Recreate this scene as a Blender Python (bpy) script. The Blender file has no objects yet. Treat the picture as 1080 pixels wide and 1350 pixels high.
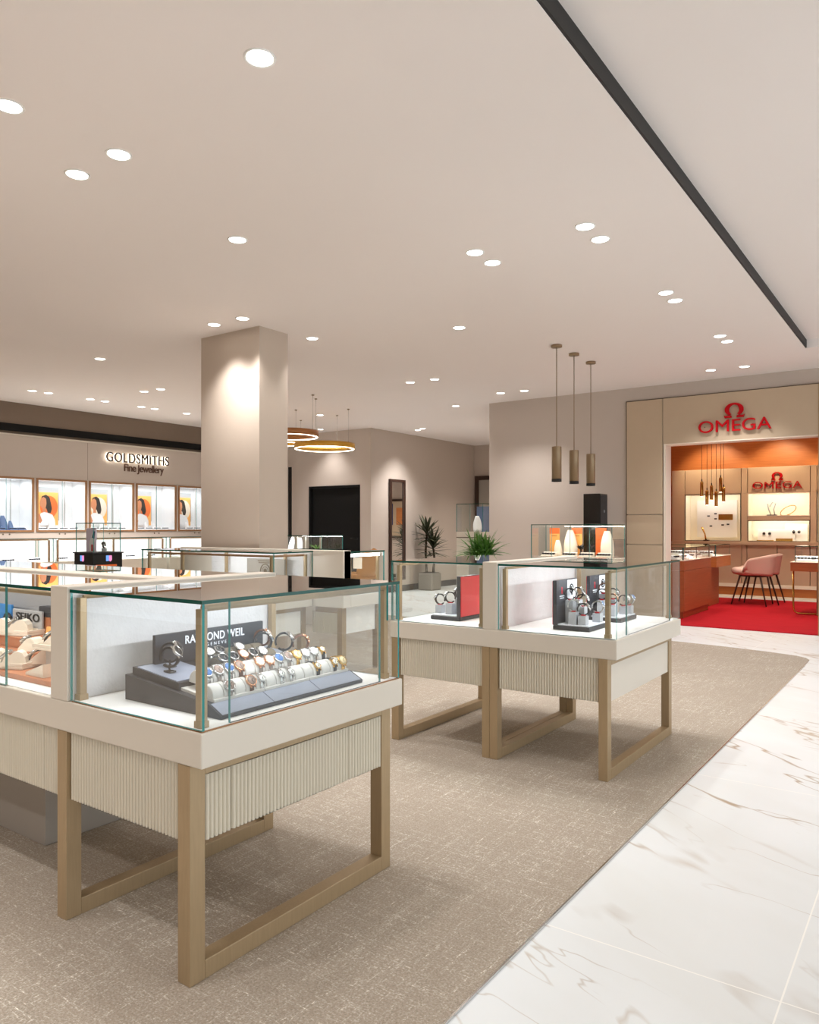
import bpy, bmesh, math, random
from mathutils import Matrix, Vector
random.seed(7)
R = math.radians
sc = bpy.context.scene
C = sc.collection

# ------------------------------------------------------------------ helpers
def srgb(r, g, b):
    f = lambda c: (c/255/12.92) if c/255 <= 0.04045 else ((c/255+0.055)/1.055)**2.4
    return (f(r), f(g), f(b), 1.0)

def new_mat(name):
    m = bpy.data.materials.new(name); m.use_nodes = True
    nt = m.node_tree; b = nt.nodes['Principled BSDF']
    return m, nt, b

def mat(name, col, rough=0.5, metal=0.0, var=0.06, vscale=8.0, bump=0.0, bscale=200.0, spec=0.5, emit=None, estr=0.0, coat=0.0):
    m, nt, b = new_mat(name)
    b.inputs['Roughness'].default_value = rough
    b.inputs['Metallic'].default_value = metal
    b.inputs['Specular IOR Level'].default_value = spec
    b.inputs['Coat Weight'].default_value = coat
    tc = nt.nodes.new('ShaderNodeTexCoord')
    n = nt.nodes.new('ShaderNodeTexNoise'); n.inputs['Scale'].default_value = vscale; n.inputs['Detail'].default_value = 3
    nt.links.new(tc.outputs['Object'], n.inputs['Vector'])
    mx = nt.nodes.new('ShaderNodeMix'); mx.data_type = 'RGBA'
    mx.inputs['A'].default_value = tuple(max(0, c*(1-var)) for c in col[:3])+(1,)
    mx.inputs['B'].default_value = tuple(min(1, c*(1+var)) for c in col[:3])+(1,)
    nt.links.new(n.outputs['Fac'], mx.inputs['Factor'])
    nt.links.new(mx.outputs['Result'], b.inputs['Base Color'])
    if bump > 0:
        n2 = nt.nodes.new('ShaderNodeTexNoise'); n2.inputs['Scale'].default_value = bscale; n2.inputs['Detail'].default_value = 4
        nt.links.new(tc.outputs['Object'], n2.inputs['Vector'])
        bp = nt.nodes.new('ShaderNodeBump'); bp.inputs['Strength'].default_value = bump; bp.inputs['Distance'].default_value = 0.01
        nt.links.new(n2.outputs['Fac'], bp.inputs['Height']); nt.links.new(bp.outputs['Normal'], b.inputs['Normal'])
    if emit:
        b.inputs['Emission Color'].default_value = emit; b.inputs['Emission Strength'].default_value = estr
    return m

class MB:
    """collects shapes into one mesh"""
    def __init__(s): s.bm = bmesh.new()
    def add(s, src, mi=0, mtx=None):
        if mtx is not None: bmesh.ops.transform(src, matrix=mtx, verts=src.verts[:])
        vm = {v: s.bm.verts.new(v.co) for v in src.verts}
        for f in src.faces:
            try:
                nf = s.bm.faces.new([vm[v] for v in f.verts]); nf.material_index = mi if mi is not None else f.material_index; nf.smooth = f.smooth
            except ValueError: pass
        src.free(); return s
    def box(s, x0, x1, y0, y1, z0, z1, bev=0.0, mi=0, mtx=None, seg=2):
        b = bmesh.new()
        bmesh.ops.create_cube(b, size=1)
        for v in b.verts:
            v.co = Vector((x0+(v.co.x+.5)*(x1-x0), y0+(v.co.y+.5)*(y1-y0), z0+(v.co.z+.5)*(z1-z0)))
        if bev > 0:
            bmesh.ops.bevel(b, geom=b.edges[:], offset=min(bev, .49*min(abs(x1-x0), abs(y1-y0), abs(z1-z0))), segments=seg, profile=.5, affect='EDGES')
        return s.add(b, mi, mtx)
    def cyl(s, p0, p1, r0, r1=None, n=16, mi=0, caps=True):
        r1 = r0 if r1 is None else r1
        p0, p1 = Vector(p0), Vector(p1); d = p1-p0
        b = bmesh.new()
        bmesh.ops.create_cone(b, cap_ends=caps, segments=n, radius1=r0, radius2=r1, depth=d.length)
        for f in b.faces: f.smooth = len(f.verts) == 4
        q = d.to_track_quat('Z', 'Y').to_matrix().to_4x4()
        return s.add(b, mi, Matrix.Translation((p0+p1)/2) @ q)
    def tube(s, pts, r, n=8, mi=0, closed=False):
        pts = [Vector(p) for p in pts]; N = len(pts); rings = []
        rr = r if isinstance(r, (list, tuple)) else [r]*N
        up0 = None
        for i, p in enumerate(pts):
            a = pts[(i-1) % N] if (closed or i > 0) else p
            c = pts[(i+1) % N] if (closed or i < N-1) else p
            t = (c-a).normalized()
            if up0 is None:
                up0 = Vector((0, 0, 1)) if abs(t.z) < .9 else Vector((1, 0, 0))
            u = t.cross(up0).normalized(); v = u.cross(t).normalized(); up0 = v
            rings.append([s.bm.verts.new(p + rr[i]*(math.cos(2*math.pi*k/n)*u+math.sin(2*math.pi*k/n)*v)) for k in range(n)])
        M = N if closed else N-1
        for i in range(M):
            A, B = rings[i], rings[(i+1) % N]
            for k in range(n):
                f = s.bm.faces.new([A[k], A[(k+1) % n], B[(k+1) % n], B[k]]); f.material_index = mi; f.smooth = True
        if not closed:
            for rg in (rings[0][::-1], rings[-1]):
                f = s.bm.faces.new(rg); f.material_index = mi
        return s
    def lathe(s, prof, n=24, mi=0, mtx=None):
        b = bmesh.new(); rings = []
        for r, z in prof:
            rings.append([b.verts.new((r*math.cos(2*math.pi*k/n), r*math.sin(2*math.pi*k/n), z)) for k in range(n)])
        for A, B in zip(rings, rings[1:]):
            for k in range(n):
                f = b.faces.new([A[k], A[(k+1) % n], B[(k+1) % n], B[k]]); f.smooth = True
        closed = abs(prof[0][0]-prof[-1][0]) < 1e-6 and abs(prof[0][1]-prof[-1][1]) < 1e-6
        if not closed and prof[0] != (.050, -.001): b.faces.new(rings[0][::-1]); b.faces.new(rings[-1])
        bmesh.ops.remove_doubles(b, verts=b.verts[:], dist=1e-6); bmesh.ops.recalc_face_normals(b, faces=b.faces[:])
        return s.add(b, mi, mtx)
    def prism(s, poly, t, mtx=None, mi=0):
        """poly in XY extruded 0..t along Z"""
        b = bmesh.new()
        lo = [b.verts.new((x, y, 0)) for x, y in poly]; hi = [b.verts.new((x, y, t)) for x, y in poly]
        n = len(poly)
        area = sum(poly[i][0]*poly[(i+1) % n][1]-poly[(i+1) % n][0]*poly[i][1] for i in range(n))
        if area < 0: lo.reverse(); hi.reverse()
        b.faces.new(lo[::-1]); b.faces.new(hi)
        for k in range(n): b.faces.new([lo[k], lo[(k+1) % n], hi[(k+1) % n], hi[k]])
        bmesh.ops.triangulate(b, faces=[f for f in b.faces if len(f.verts) > 4])
        return s.add(b, mi, mtx)
    def sphere(s, c, r, mi=0, sx=1, sy=1, sz=1, n=14):
        b = bmesh.new(); bmesh.ops.create_uvsphere(b, u_segments=n, v_segments=max(6, n//2), radius=r)
        for f in b.faces: f.smooth = True
        return s.add(b, mi, Matrix.Translation(c) @ Matrix.Diagonal((sx, sy, sz, 1)))
    def grid(s, fn, nu, nv, mi=0, th=0.0, smooth=True):
        b = bmesh.new(); V = [[b.verts.new(fn(i/nu, j/nv)) for j in range(nv+1)] for i in range(nu+1)]
        for i in range(nu):
            for j in range(nv):
                f = b.faces.new([V[i][j], V[i+1][j], V[i+1][j+1], V[i][j+1]]); f.smooth = smooth
        if th:
            b.normal_update(); bmesh.ops.solidify(b, geom=b.faces[:], thickness=th)
        return s.add(b, mi)
    def mesh(s, me, mtx, mi=0):
        b = bmesh.new(); b.from_mesh(me); return s.add(b, mi, mtx)

def offset_of(o):
    v = Vector((0, 0, 0))
    while o is not None: v += o.location; o = o.parent
    return v

def obj(name, mb, m, parent=None, label=None):
    """one mesh object; shapes are given in world coordinates at build time"""
    bm = mb.bm
    if parent is not None:
        off = offset_of(parent)
        if off.length > 0: bmesh.ops.translate(bm, verts=bm.verts[:], vec=-off)
    bm.normal_update()
    me = bpy.data.meshes.new(name); bm.to_mesh(me); bm.free()
    for x in (m if isinstance(m, (list, tuple)) else [m]): me.materials.append(x)
    o = bpy.data.objects.new(name, me); C.objects.link(o)
    if parent is not None: o.parent = parent
    if label: o['label'] = label
    return o

def thing(name, label, cat, loc=(0, 0, 0), group=None):
    o = bpy.data.objects.new(name, None); C.objects.link(o); o.location = loc; o.empty_display_size = .1
    o['label'] = label; o['category'] = cat
    if group: o['group'] = group
    return o

def tag(o, label, cat, group=None):
    o['label'] = label; o['category'] = cat
    if group: o['group'] = group
    return o

def struct(name, mb, m, parent=None):
    o = obj(name, mb, m, parent)
    if parent is None: o['kind'] = 'structure'
    return o

def dup(root, loc, rot=0.0, label=None, group=None, rotm=None, scale=None):
    def cp(o, par):
        c = o.copy(); C.objects.link(c)
        if par is not None: c.parent = par
        for ch in [x for x in bpy.data.objects if x.parent == o]: cp(ch, c)
        return c
    r = cp(root, None)
    place(r, loc, rot, rotm, scale)
    if label: r['label'] = label
    if group: r['group'] = group
    return r

def place(r, loc, rot=0.0, rotm=None, scale=None):
    r.location = loc
    if rotm is not None: r.rotation_euler = rotm.to_euler()
    else: r.rotation_euler = (0, 0, rot)
    if scale: r.scale = (scale,)*3

class Proto:
    """first use moves the built thing itself, later uses copy it"""
    def __init__(s, root): s.r = root; s.used = False; s.kids = None
    def put(s, loc, rot=0.0, label=None, group=None, rotm=None, scale=None):
        if not s.used:
            s.used = True; place(s.r, loc, rot, rotm, scale)
            if label: s.r['label'] = label
            if group: s.r['group'] = group
            return s.r
        return dup(s.r, loc, rot, label, group, rotm, scale)

def text_mesh(txt, width=None, height=None, depth=.01, spacing=1.0, bold=0.0):
    cu = bpy.data.curves.new('lettering', 'FONT'); cu.body = txt; cu.extrude = 0.5; cu.space_character = spacing; cu.offset = bold
    o = bpy.data.objects.new('lettering', cu); C.objects.link(o)
    bpy.context.view_layer.update()
    dg = bpy.context.evaluated_depsgraph_get()
    me = bpy.data.meshes.new_from_object(o.evaluated_get(dg))
    bpy.data.objects.remove(o); bpy.data.curves.remove(cu)
    xs = [v.co.x for v in me.vertices]; ys = [v.co.y for v in me.vertices]
    w, h = max(xs)-min(xs), max(ys)-min(ys)
    sx = width/w if width else None; sy = height/h if height else None
    sx = sx or sy; sy = sy or sx
    for v in me.vertices:
        v.co = Vector(((v.co.x-min(xs))*sx, (v.co.y-min(ys))*sy, (v.co.z+.5)*depth))
    return me

def frame_negY(o):   # faces -Y, reads towards +X
    return Matrix.Translation(o) @ Matrix(((1, 0, 0, 0), (0, 0, -1, 0), (0, 1, 0, 0), (0, 0, 0, 1)))
def frame_posX(o):   # faces +X, reads towards +Y
    return Matrix.Translation(o) @ Matrix(((0, 0, 1, 0), (1, 0, 0, 0), (0, 1, 0, 0), (0, 0, 0, 1)))

# ------------------------------------------------------------------ materials
M = {}
M['ceil'] = mat('ceiling_paint', srgb(241, 232, 227), .85, var=.015, vscale=.6)
M['wall'] = mat('wall_paint', srgb(196, 182, 170), .8, var=.02, vscale=1.2)
M['pillar'] = mat('pillar_paint', srgb(194, 178, 162), .75, var=.02)
M['taupe'] = mat('bulkhead_shade', srgb(128, 110, 94), .8, var=.03)  # dark tone holds the bulkhead's shade in its colour
M['black'] = mat('black_paint', srgb(24, 22, 20), .55, var=.1)
M['blackgloss'] = mat('black_gloss', srgb(20, 18, 17), .18, var=.1, coat=.3)
M['cream'] = mat('cream_lacquer', srgb(212, 203, 189), .38, var=.015)
M['white'] = mat('white_lacquer', srgb(240, 238, 234), .35, var=.01)
M['deck'] = mat('white_display_deck', srgb(242, 240, 238), .5, var=.01)
M['suede'] = mat('grey_white_suede', srgb(214, 212, 212), .9, var=.07, vscale=22, bump=.25, bscale=90)
M['weave'] = mat('grey_weave', srgb(176, 174, 174), .9, var=.12, vscale=120, bump=.3, bscale=300)
M['flute'] = mat('cream_fluted_wood', srgb(210, 201, 182), .5, var=.03, vscale=14)
M['greyplinth'] = mat('grey_plinth', srgb(158, 150, 140), .6, var=.03)
M['shop'] = mat('beige_leather_panel', srgb(190, 168, 142), .6, var=.03, bump=.1, bscale=260)
M['shopin'] = mat('tan_leather_panel', srgb(206, 180, 152), .6, var=.03, bump=.1, bscale=260)
M['joint'] = mat('dark_joint', srgb(96, 82, 64), .7)  # plain dark brown for joints, prints, locks and edge trims
M['chrome'] = mat('polished_steel', srgb(205, 204, 202), .16, metal=1, var=.04)
M['gold'] = mat('polished_gold', srgb(222, 178, 96), .2, metal=1, var=.05)
M['rosegold'] = mat('rose_gold', srgb(224, 168, 132), .2, metal=1, var=.05)
M['goldpaint'] = mat('gold_paint', srgb(205, 152, 48), .4, metal=.35, var=.05)
M['copperpaint'] = mat('copper_paint', srgb(170, 112, 62), .4, metal=.3, var=.05)
M['bronze'] = mat('bronze_pendant', srgb(150, 128, 100), .4, metal=.55, var=.05)
M['brown'] = mat('brown_frame', srgb(160, 116, 78), .45, metal=.25, var=.05)
M['darkwood'] = mat('dark_wood', srgb(58, 36, 26), .45, var=.15, vscale=20)
M['charcoal'] = mat('charcoal_board', srgb(46, 46, 50), .5, var=.05)
M['charcoal2'] = mat('charcoal_leatherette', srgb(60, 60, 66), .45, var=.08)
M['bluegrey'] = mat('blue_grey_plate', srgb(150, 156, 172), .35, var=.12, vscale=300)
M['cuff'] = mat('pale_grey_cuff', srgb(206, 202, 196), .8, var=.03, bump=.08, bscale=500)
M['cuffdark'] = mat('taupe_cuff', srgb(96, 86, 70), .8, var=.05, bump=.08, bscale=500)
M['red'] = mat('red_panel', srgb(205, 32, 46), .45, var=.04)
M['redsign'] = mat('red_sign_face', srgb(186, 4, 18), .65, var=.02, spec=.15)
M['redplastic'] = mat('red_clip', srgb(190, 26, 44), .4)
M['block'] = mat('grey_block', srgb(172, 174, 178), .4, var=.03)
M['whiteprint'] = mat('white_print', srgb(226, 228, 234), .5, var=.03)
M['orange'] = mat('orange_card', srgb(238, 110, 40), .5, var=.05, vscale=6)
M['amber'] = mat('amber_card', srgb(250, 178, 96), .5, var=.06, vscale=6)
M['bust'] = mat('cream_bust', srgb(236, 222, 204), .6, var=.02)
M['bustw'] = mat('white_bust', srgb(240, 238, 240), .6, var=.02)
M['bustblue'] = mat('steel_blue_bust', srgb(86, 108, 146), .6, var=.05)
M['navy'] = mat('navy_print', srgb(24, 40, 96), .5)
M['dkstone'] = mat('dark_jewel', srgb(40, 40, 52), .2, metal=.4)
M['skin'] = mat('printed_skin', srgb(206, 132, 92), .6, var=.06, vscale=20)
M['hair'] = mat('printed_hair', srgb(30, 22, 20), .6)
M['pinkish'] = mat('printed_lilac', srgb(222, 206, 226), .5)
M['blueprint'] = mat('printed_blue', srgb(40, 130, 200), .5, var=.25, vscale=30)
M['tanwood'] = mat('tan_wood', srgb(178, 110, 72), .45, var=.12, vscale=10)
M['strapblack'] = mat('black_strap', srgb(18, 17, 17), .5, var=.1)
M['strapbrown'] = mat('brown_strap', srgb(94, 62, 44), .55, var=.1)
M['strapgrey'] = mat('grey_taupe_strap', srgb(140, 130, 122), .55, var=.08)
M['dialwhite'] = mat('white_dial', srgb(238, 236, 230), .3, var=.03)
M['dialblue'] = mat('blue_dial', srgb(70, 112, 168), .3, var=.06)
M['dialblack'] = mat('black_dial', srgb(26, 26, 30), .25)
M['dialbrown'] = mat('taupe_dial', srgb(150, 128, 116), .3)
M['dialcream'] = mat('champagne_dial', srgb(236, 212, 164), .3)
M['leafdark'] = mat('yucca_leaf', srgb(62, 66, 44), .45, var=.25, vscale=5)
M['leaf'] = mat('fern_leaf', srgb(82, 128, 48), .5, var=.35, vscale=9)
M['stem'] = mat('bark', srgb(76, 64, 48), .8, var=.2, vscale=30, bump=.4, bscale=80)
M['soil'] = mat('soil', srgb(50, 40, 32), .95, var=.3, vscale=60)
M['concrete'] = mat('grey_concrete', srgb(138, 130, 120), .8, var=.12, vscale=10, bump=.15, bscale=60)
M['pink'] = mat('pink_upholstery', srgb(222, 188, 174), .85, var=.04, bump=.1, bscale=400)
M['tanleather'] = mat('tan_leather', srgb(196, 134, 66), .5, var=.1, vscale=6)
M['silver'] = mat('brushed_grey_planter', srgb(190, 188, 186), .35, metal=.4, var=.1)
M['mirror'] = mat('mirror_glass', (.9, .9, .9, 1), .015, metal=1, var=.0)
M['doorblack'] = mat('black_door', srgb(18, 17, 16), .6, var=.06, spec=.2)
M['interior'] = mat('white_case_interior', srgb(244, 244, 246), .6, var=.01)
M['creamlit'] = mat('ivory_case_interior', srgb(250, 242, 224), .6, var=.01)

def emis(name, col, s, base=.8):
    m, nt, b = new_mat(name)
    tc = nt.nodes.new('ShaderNodeTexCoord')
    n = nt.nodes.new('ShaderNodeTexNoise'); n.inputs['Scale'].default_value = 5
    nt.links.new(tc.outputs['Object'], n.inputs['Vector'])
    mx = nt.nodes.new('ShaderNodeMix'); mx.data_type = 'RGBA'
    mx.inputs['A'].default_value = tuple(c*.97 for c in col[:3])+(1,); mx.inputs['B'].default_value = col
    nt.links.new(n.outputs['Fac'], mx.inputs['Factor'])
    nt.links.new(mx.outputs['Result'], b.inputs['Emission Color'])
    b.inputs['Base Color'].default_value = (base, base, base, 1)
    b.inputs['Emission Strength'].default_value = s
    return m
M['lens'] = emis('downlight_lens', (1, .96, .9, 1), 7)
M['ringglow'] = emis('ring_lamp_glow', (1, .86, .66, 1), 4.5)
M['ledwhite'] = emis('led_strip_white', (.96, .98, 1, 1), 6)
M['halo'] = emis('halo_led', (1, .93, .78, 1), 3.2)
M['goldtip'] = emis('pendant_tip', (1, .85, .55, 1), 12)
M['screen'] = emis('small_backlit_emblem', (.16, .38, .95, 1), .8, .03)
M['screen2'] = emis('small_backlit_emblem_pink', (.95, .30, .6, 1), .7, .03)

def brass():
    m, nt, b = new_mat('brushed_champagne_brass')
    tc = nt.nodes.new('ShaderNodeTexCoord'); mp = nt.nodes.new('ShaderNodeMapping')
    mp.inputs['Scale'].default_value = (30, 30, 2)
    n = nt.nodes.new('ShaderNodeTexNoise'); n.inputs['Scale'].default_value = 6; n.inputs['Detail'].default_value = 4
    nt.links.new(tc.outputs['Object'], mp.inputs['Vector']); nt.links.new(mp.outputs['Vector'], n.inputs['Vector'])
    mx = nt.nodes.new('ShaderNodeMix'); mx.data_type = 'RGBA'
    mx.inputs['A'].default_value = srgb(160, 138, 106); mx.inputs['B'].default_value = srgb(178, 154, 120)
    nt.links.new(n.outputs['Fac'], mx.inputs['Factor']); nt.links.new(mx.outputs['Result'], b.inputs['Base Color'])
    b.inputs['Metallic'].default_value = .35; b.inputs['Roughness'].default_value = .42
    return m
M['brass'] = brass()

def glass():
    m, nt, b = new_mat('clear_glass'); nt.nodes.remove(b)
    out = nt.nodes['Material Output']
    tr = nt.nodes.new('ShaderNodeBsdfTransparent'); gl = nt.nodes.new('ShaderNodeBsdfGlossy')
    tc = nt.nodes.new('ShaderNodeTexCoord'); n = nt.nodes.new('ShaderNodeTexNoise'); n.inputs['Scale'].default_value = 2
    nt.links.new(tc.outputs['Object'], n.inputs['Vector'])
    mx0 = nt.nodes.new('ShaderNodeMix'); mx0.data_type = 'RGBA'
    mx0.inputs['A'].default_value = (.965, .985, .98, 1); mx0.inputs['B'].default_value = (.975, .99, .985, 1)
    nt.links.new(n.outputs['Fac'], mx0.inputs['Factor']); nt.links.new(mx0.outputs['Result'], tr.inputs['Color'])
    gl.inputs['Roughness'].default_value = 0.0; gl.inputs['Color'].default_value = (1, 1, 1, 1)
    fr = nt.nodes.new('ShaderNodeFresnel'); fr.inputs['IOR'].default_value = 1.5
    geo = nt.nodes.new('ShaderNodeNewGeometry')
    inv = nt.nodes.new('ShaderNodeMath'); inv.operation = 'SUBTRACT'; inv.inputs[0].default_value = 1.55
    mu = nt.nodes.new('ShaderNodeMath'); mu.operation = 'MULTIPLY'; mu.use_clamp = True
    b2 = nt.nodes.new('ShaderNodeMath'); b2.operation = 'MULTIPLY'; b2.inputs[1].default_value = 1.55
    nt.links.new(geo.outputs['Backfacing'], b2.inputs[0]); nt.links.new(b2.outputs[0], inv.inputs[1])
    nt.links.new(fr.outputs['Fac'], mu.inputs[0]); nt.links.new(inv.outputs[0], mu.inputs[1])
    mx = nt.nodes.new('ShaderNodeMixShader')
    nt.links.new(mu.outputs[0], mx.inputs[0]); nt.links.new(tr.outputs[0], mx.inputs[1]); nt.links.new(gl.outputs[0], mx.inputs[2])
    nt.links.new(mx.outputs[0], out.inputs['Surface'])
    return m
M['glass'] = glass()
M['glassedge'] = mat('teal_glass_edge', srgb(34, 132, 130), .12, var=.1, vscale=3)
M['glassedgetop'] = mat('dark_green_glass_edge', srgb(4, 74, 62), .12, var=.1, vscale=3)
GL = [M['glass'], M['glassedge']]; GLT = [M['glass'], M['glassedgetop']]

def carpet_mat():
    m, nt, b = new_mat('woven_taupe_carpet')
    N = nt.nodes.new; L = nt.links.new
    tc = N('ShaderNodeTexCoord')
    def noise(scale, det, sc=(1, 1, 1)):
        mp = N('ShaderNodeMapping'); mp.inputs['Scale'].default_value = sc
        n = N('ShaderNodeTexNoise'); n.inputs['Scale'].default_value = scale; n.inputs['Detail'].default_value = det; n.inputs['Roughness'].default_value = .65
        L(tc.outputs['Object'], mp.inputs['Vector']); L(mp.outputs['Vector'], n.inputs['Vector']); return n.outputs['Fac']
    def ramp(f, a, c):
        r = N('ShaderNodeMapRange'); r.inputs['From Min'].default_value = a; r.inputs['From Max'].default_value = c; L(f, r.inputs['Value']); return r.outputs['Result']
    def mathn(op, a, c):
        k = N('ShaderNodeMath'); k.operation = op
        for i, x in enumerate((a, c)):
            if isinstance(x, float): k.inputs[i].default_value = x
            else: L(x, k.inputs[i])
        return k.outputs[0]
    sx = ramp(noise(4.0, 5, (1.0, 16, 1)), .48, .70)      # streaks along X
    sy = ramp(noise(4.0, 5, (16, 1.0, 1)), .48, .70)      # streaks along Y
    fine = ramp(noise(150, 3), .46, .66)
    fx_ = ramp(noise(30, 3, (1.2, 9, 1)), .48, .66); fy_ = ramp(noise(30, 3, (9, 1.2, 1)), .48, .66)
    big = ramp(noise(2.2, 3), .36, .66)
    st = mathn('MAXIMUM', mathn('MULTIPLY', sx, fx_), mathn('MULTIPLY', sy, fy_))
    st = mathn('MULTIPLY', st, mathn('ADD', mathn('MULTIPLY', big, .9), .35))
    fl = mathn('MULTIPLY', mathn('ADD', mathn('MULTIPLY', fine, .75), .2), mathn('ADD', mathn('MULTIPLY', st, 1.9), .22))
    mx = N('ShaderNodeMix'); mx.data_type = 'RGBA'; mx.clamp_factor = True
    mx.inputs['A'].default_value = srgb(157, 143, 127); mx.inputs['B'].default_value = srgb(250, 244, 232)
    L(fl, mx.inputs['Factor'])
    dk = N('ShaderNodeMix'); dk.data_type = 'RGBA'; dk.blend_type = 'MULTIPLY'
    L(mx.outputs['Result'], dk.inputs['A']); dk.inputs['B'].default_value = (.56, .55, .53, 1)
    L(mathn('MULTIPLY', ramp(noise(190, 2), .48, .70), .6), dk.inputs['Factor'])
    L(dk.outputs['Result'], b.inputs['Base Color'])
    b.inputs['Roughness'].default_value = .95; b.inputs['Specular IOR Level'].default_value = .15
    bp = N('ShaderNodeBump'); bp.inputs['Strength'].default_value = .35; bp.inputs['Distance'].default_value = .004
    L(noise(260, 2), bp.inputs['Height']); L(bp.outputs['Normal'], b.inputs['Normal'])
    return m
M['carpet'] = carpet_mat()

def marble_mat():
    m, nt, b = new_mat('white_veined_marble')
    N = nt.nodes.new; L = nt.links.new
    tc = N('ShaderNodeTexCoord')
    def noise(vec, scale, det, dist=0.0):
        n = N('ShaderNodeTexNoise'); n.inputs['Scale'].default_value = scale; n.inputs['Detail'].default_value = det; n.inputs['Distortion'].default_value = dist
        n.inputs['Roughness'].default_value = .55
        L(vec, n.inputs['Vector']); return n.outputs['Fac']
    def mathn(op, a, c, cl=False):
        k = N('ShaderNodeMath'); k.operation = op; k.use_clamp = cl
        for i, x in enumerate((a, c)):
            if isinstance(x, (int, float)): k.inputs[i].default_value = x
            else: L(x, k.inputs[i])
        return k.outputs[0]
    def mapv(rot, s, loc=(0, 0, 0)):
        a = N('ShaderNodeMapping'); a.inputs['Rotation'].default_value = (0, 0, rot); a.inputs['Location'].default_value = loc
        L(tc.outputs['Object'], a.inputs['Vector'])
        c = N('ShaderNodeMapping'); c.inputs['Scale'].default_value = s; L(a.outputs['Vector'], c.inputs['Vector']); return c.outputs['Vector']
    def ridge(f, w):
        d = mathn('ABSOLUTE', mathn('SUBTRACT', f, .5), 0)
        r = N('ShaderNodeMapRange'); r.inputs['From Min'].default_value = 0; r.inputs['From Max'].default_value = w
        r.inputs['To Min'].default_value = 1; r.inputs['To Max'].default_value = 0; L(d, r.inputs['Value']); return r.outputs['Result']
    def rng(f, a, c):
        r = N('ShaderNodeMapRange'); r.inputs['From Min'].default_value = a; r.inputs['From Max'].default_value = c; L(f, r.inputs['Value']); return r.outputs['Result']
    # veins run roughly towards +X,-Y
    v1 = ridge(noise(mapv(R(36), (.42, 1.7, 1), (.3, .1, 0)), .95, 4, .12), .0065)
    w1 = ridge(noise(mapv(R(36), (.42, 1.7, 1), (.3, .1, 0)), .95, 4, .12), .026)
    m1 = rng(noise(mapv(0, (1, 1, 1), (3, 1, 0)), 1.0, 2), .40, .56)
    m1b = rng(noise(mapv(0, (1, 1, 1), (13, 6, 0)), 2.4, 2), .54, .68)
    v2 = ridge(noise(mapv(R(16), (.5, 1.9, 1), (5, 2, 0)), 1.4, 4, .2), .006)
    m2 = rng(noise(mapv(0, (1, 1, 1), (8, 4, 0)), 1.5, 2), .48, .62)
    vein = mathn('MAXIMUM', mathn('MAXIMUM', mathn('MULTIPLY', v1, m1), mathn('MULTIPLY', mathn('MULTIPLY', w1, m1b), .55)), mathn('MULTIPLY', mathn('MULTIPLY', v2, m2), .7), True)
    cloud = rng(noise(mapv(R(30), (.5, 1.2, 1)), 1.3, 4, .3), .4, .75)
    base = N('ShaderNodeMix'); base.data_type = 'RGBA'; base.inputs['A'].default_value = srgb(230, 233, 234); base.inputs['B'].default_value = srgb(221, 222, 219)
    L(cloud, base.inputs['Factor'])
    vc = N('ShaderNodeMix'); vc.data_type = 'RGBA'; vc.inputs['A'].default_value = srgb(176, 138, 82); vc.inputs['B'].default_value = srgb(140, 126, 108)
    L(noise(mapv(0, (1, 1, 1)), 3, 2), vc.inputs['Factor'])
    mx = N('ShaderNodeMix'); mx.data_type = 'RGBA'; L(base.outputs['Result'], mx.inputs['A']); L(vc.outputs['Result'], mx.inputs['B'])
    L(mathn('MULTIPLY', vein, .85), mx.inputs['Factor'])
    # tile joints
    sep = N('ShaderNodeSeparateXYZ'); L(tc.outputs['Object'], sep.inputs[0])
    def joint(c, off, pitch):
        t = mathn('FRACT', mathn('ADD', mathn('DIVIDE', mathn('SUBTRACT', c, off), pitch), 50.5), 0)
        return mathn('LESS_THAN', mathn('MULTIPLY', mathn('ABSOLUTE', mathn('SUBTRACT', t, .5), 0), pitch), .0022)
    j = mathn('MAXIMUM', joint(sep.outputs['X'], -.337, 1.2), joint(sep.outputs['Y'], 2.10, 1.7))
    mj = N('ShaderNodeMix'); mj.data_type = 'RGBA'; L(mx.outputs['Result'], mj.inputs['A']); mj.inputs['B'].default_value = srgb(250, 248, 242)
    L(mathn('MULTIPLY', j, .8), mj.inputs['Factor']); L(mj.outputs['Result'], b.inputs['Base Color'])
    b.inputs['Roughness'].default_value = .32; b.inputs['Specular IOR Level'].default_value = .35
    return m
M['marble'] = marble_mat()

def wood_mat(name, a, c, rough=.4, axis='x'):
    m, nt, b = new_mat(name)
    N = nt.nodes.new; L = nt.links.new
    tc = N('ShaderNodeTexCoord'); mp = N('ShaderNodeMapping')
    mp.inputs['Scale'].default_value = (1.2, 1.2, 26)
    n = N('ShaderNodeTexNoise'); n.inputs['Scale'].default_value = 2.2; n.inputs['Detail'].default_value = 6; n.inputs['Distortion'].default_value = .3
    L(tc.outputs['Object'], mp.inputs['Vector']); L(mp.outputs['Vector'], n.inputs['Vector'])
    mx = N('ShaderNodeMix'); mx.data_type = 'RGBA'; mx.inputs['A'].default_value = a; mx.inputs['B'].default_value = c
    L(n.outputs['Fac'], mx.inputs['Factor']); L(mx.outputs['Result'], b.inputs['Base Color']); b.inputs['Roughness'].default_value = rough
    return m
M['copper'] = wood_mat('copper_wood_veneer', srgb(172, 96, 48), srgb(206, 132, 72))
M['redwood'] = wood_mat('red_brown_wood', srgb(150, 72, 38), srgb(182, 98, 56))

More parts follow.
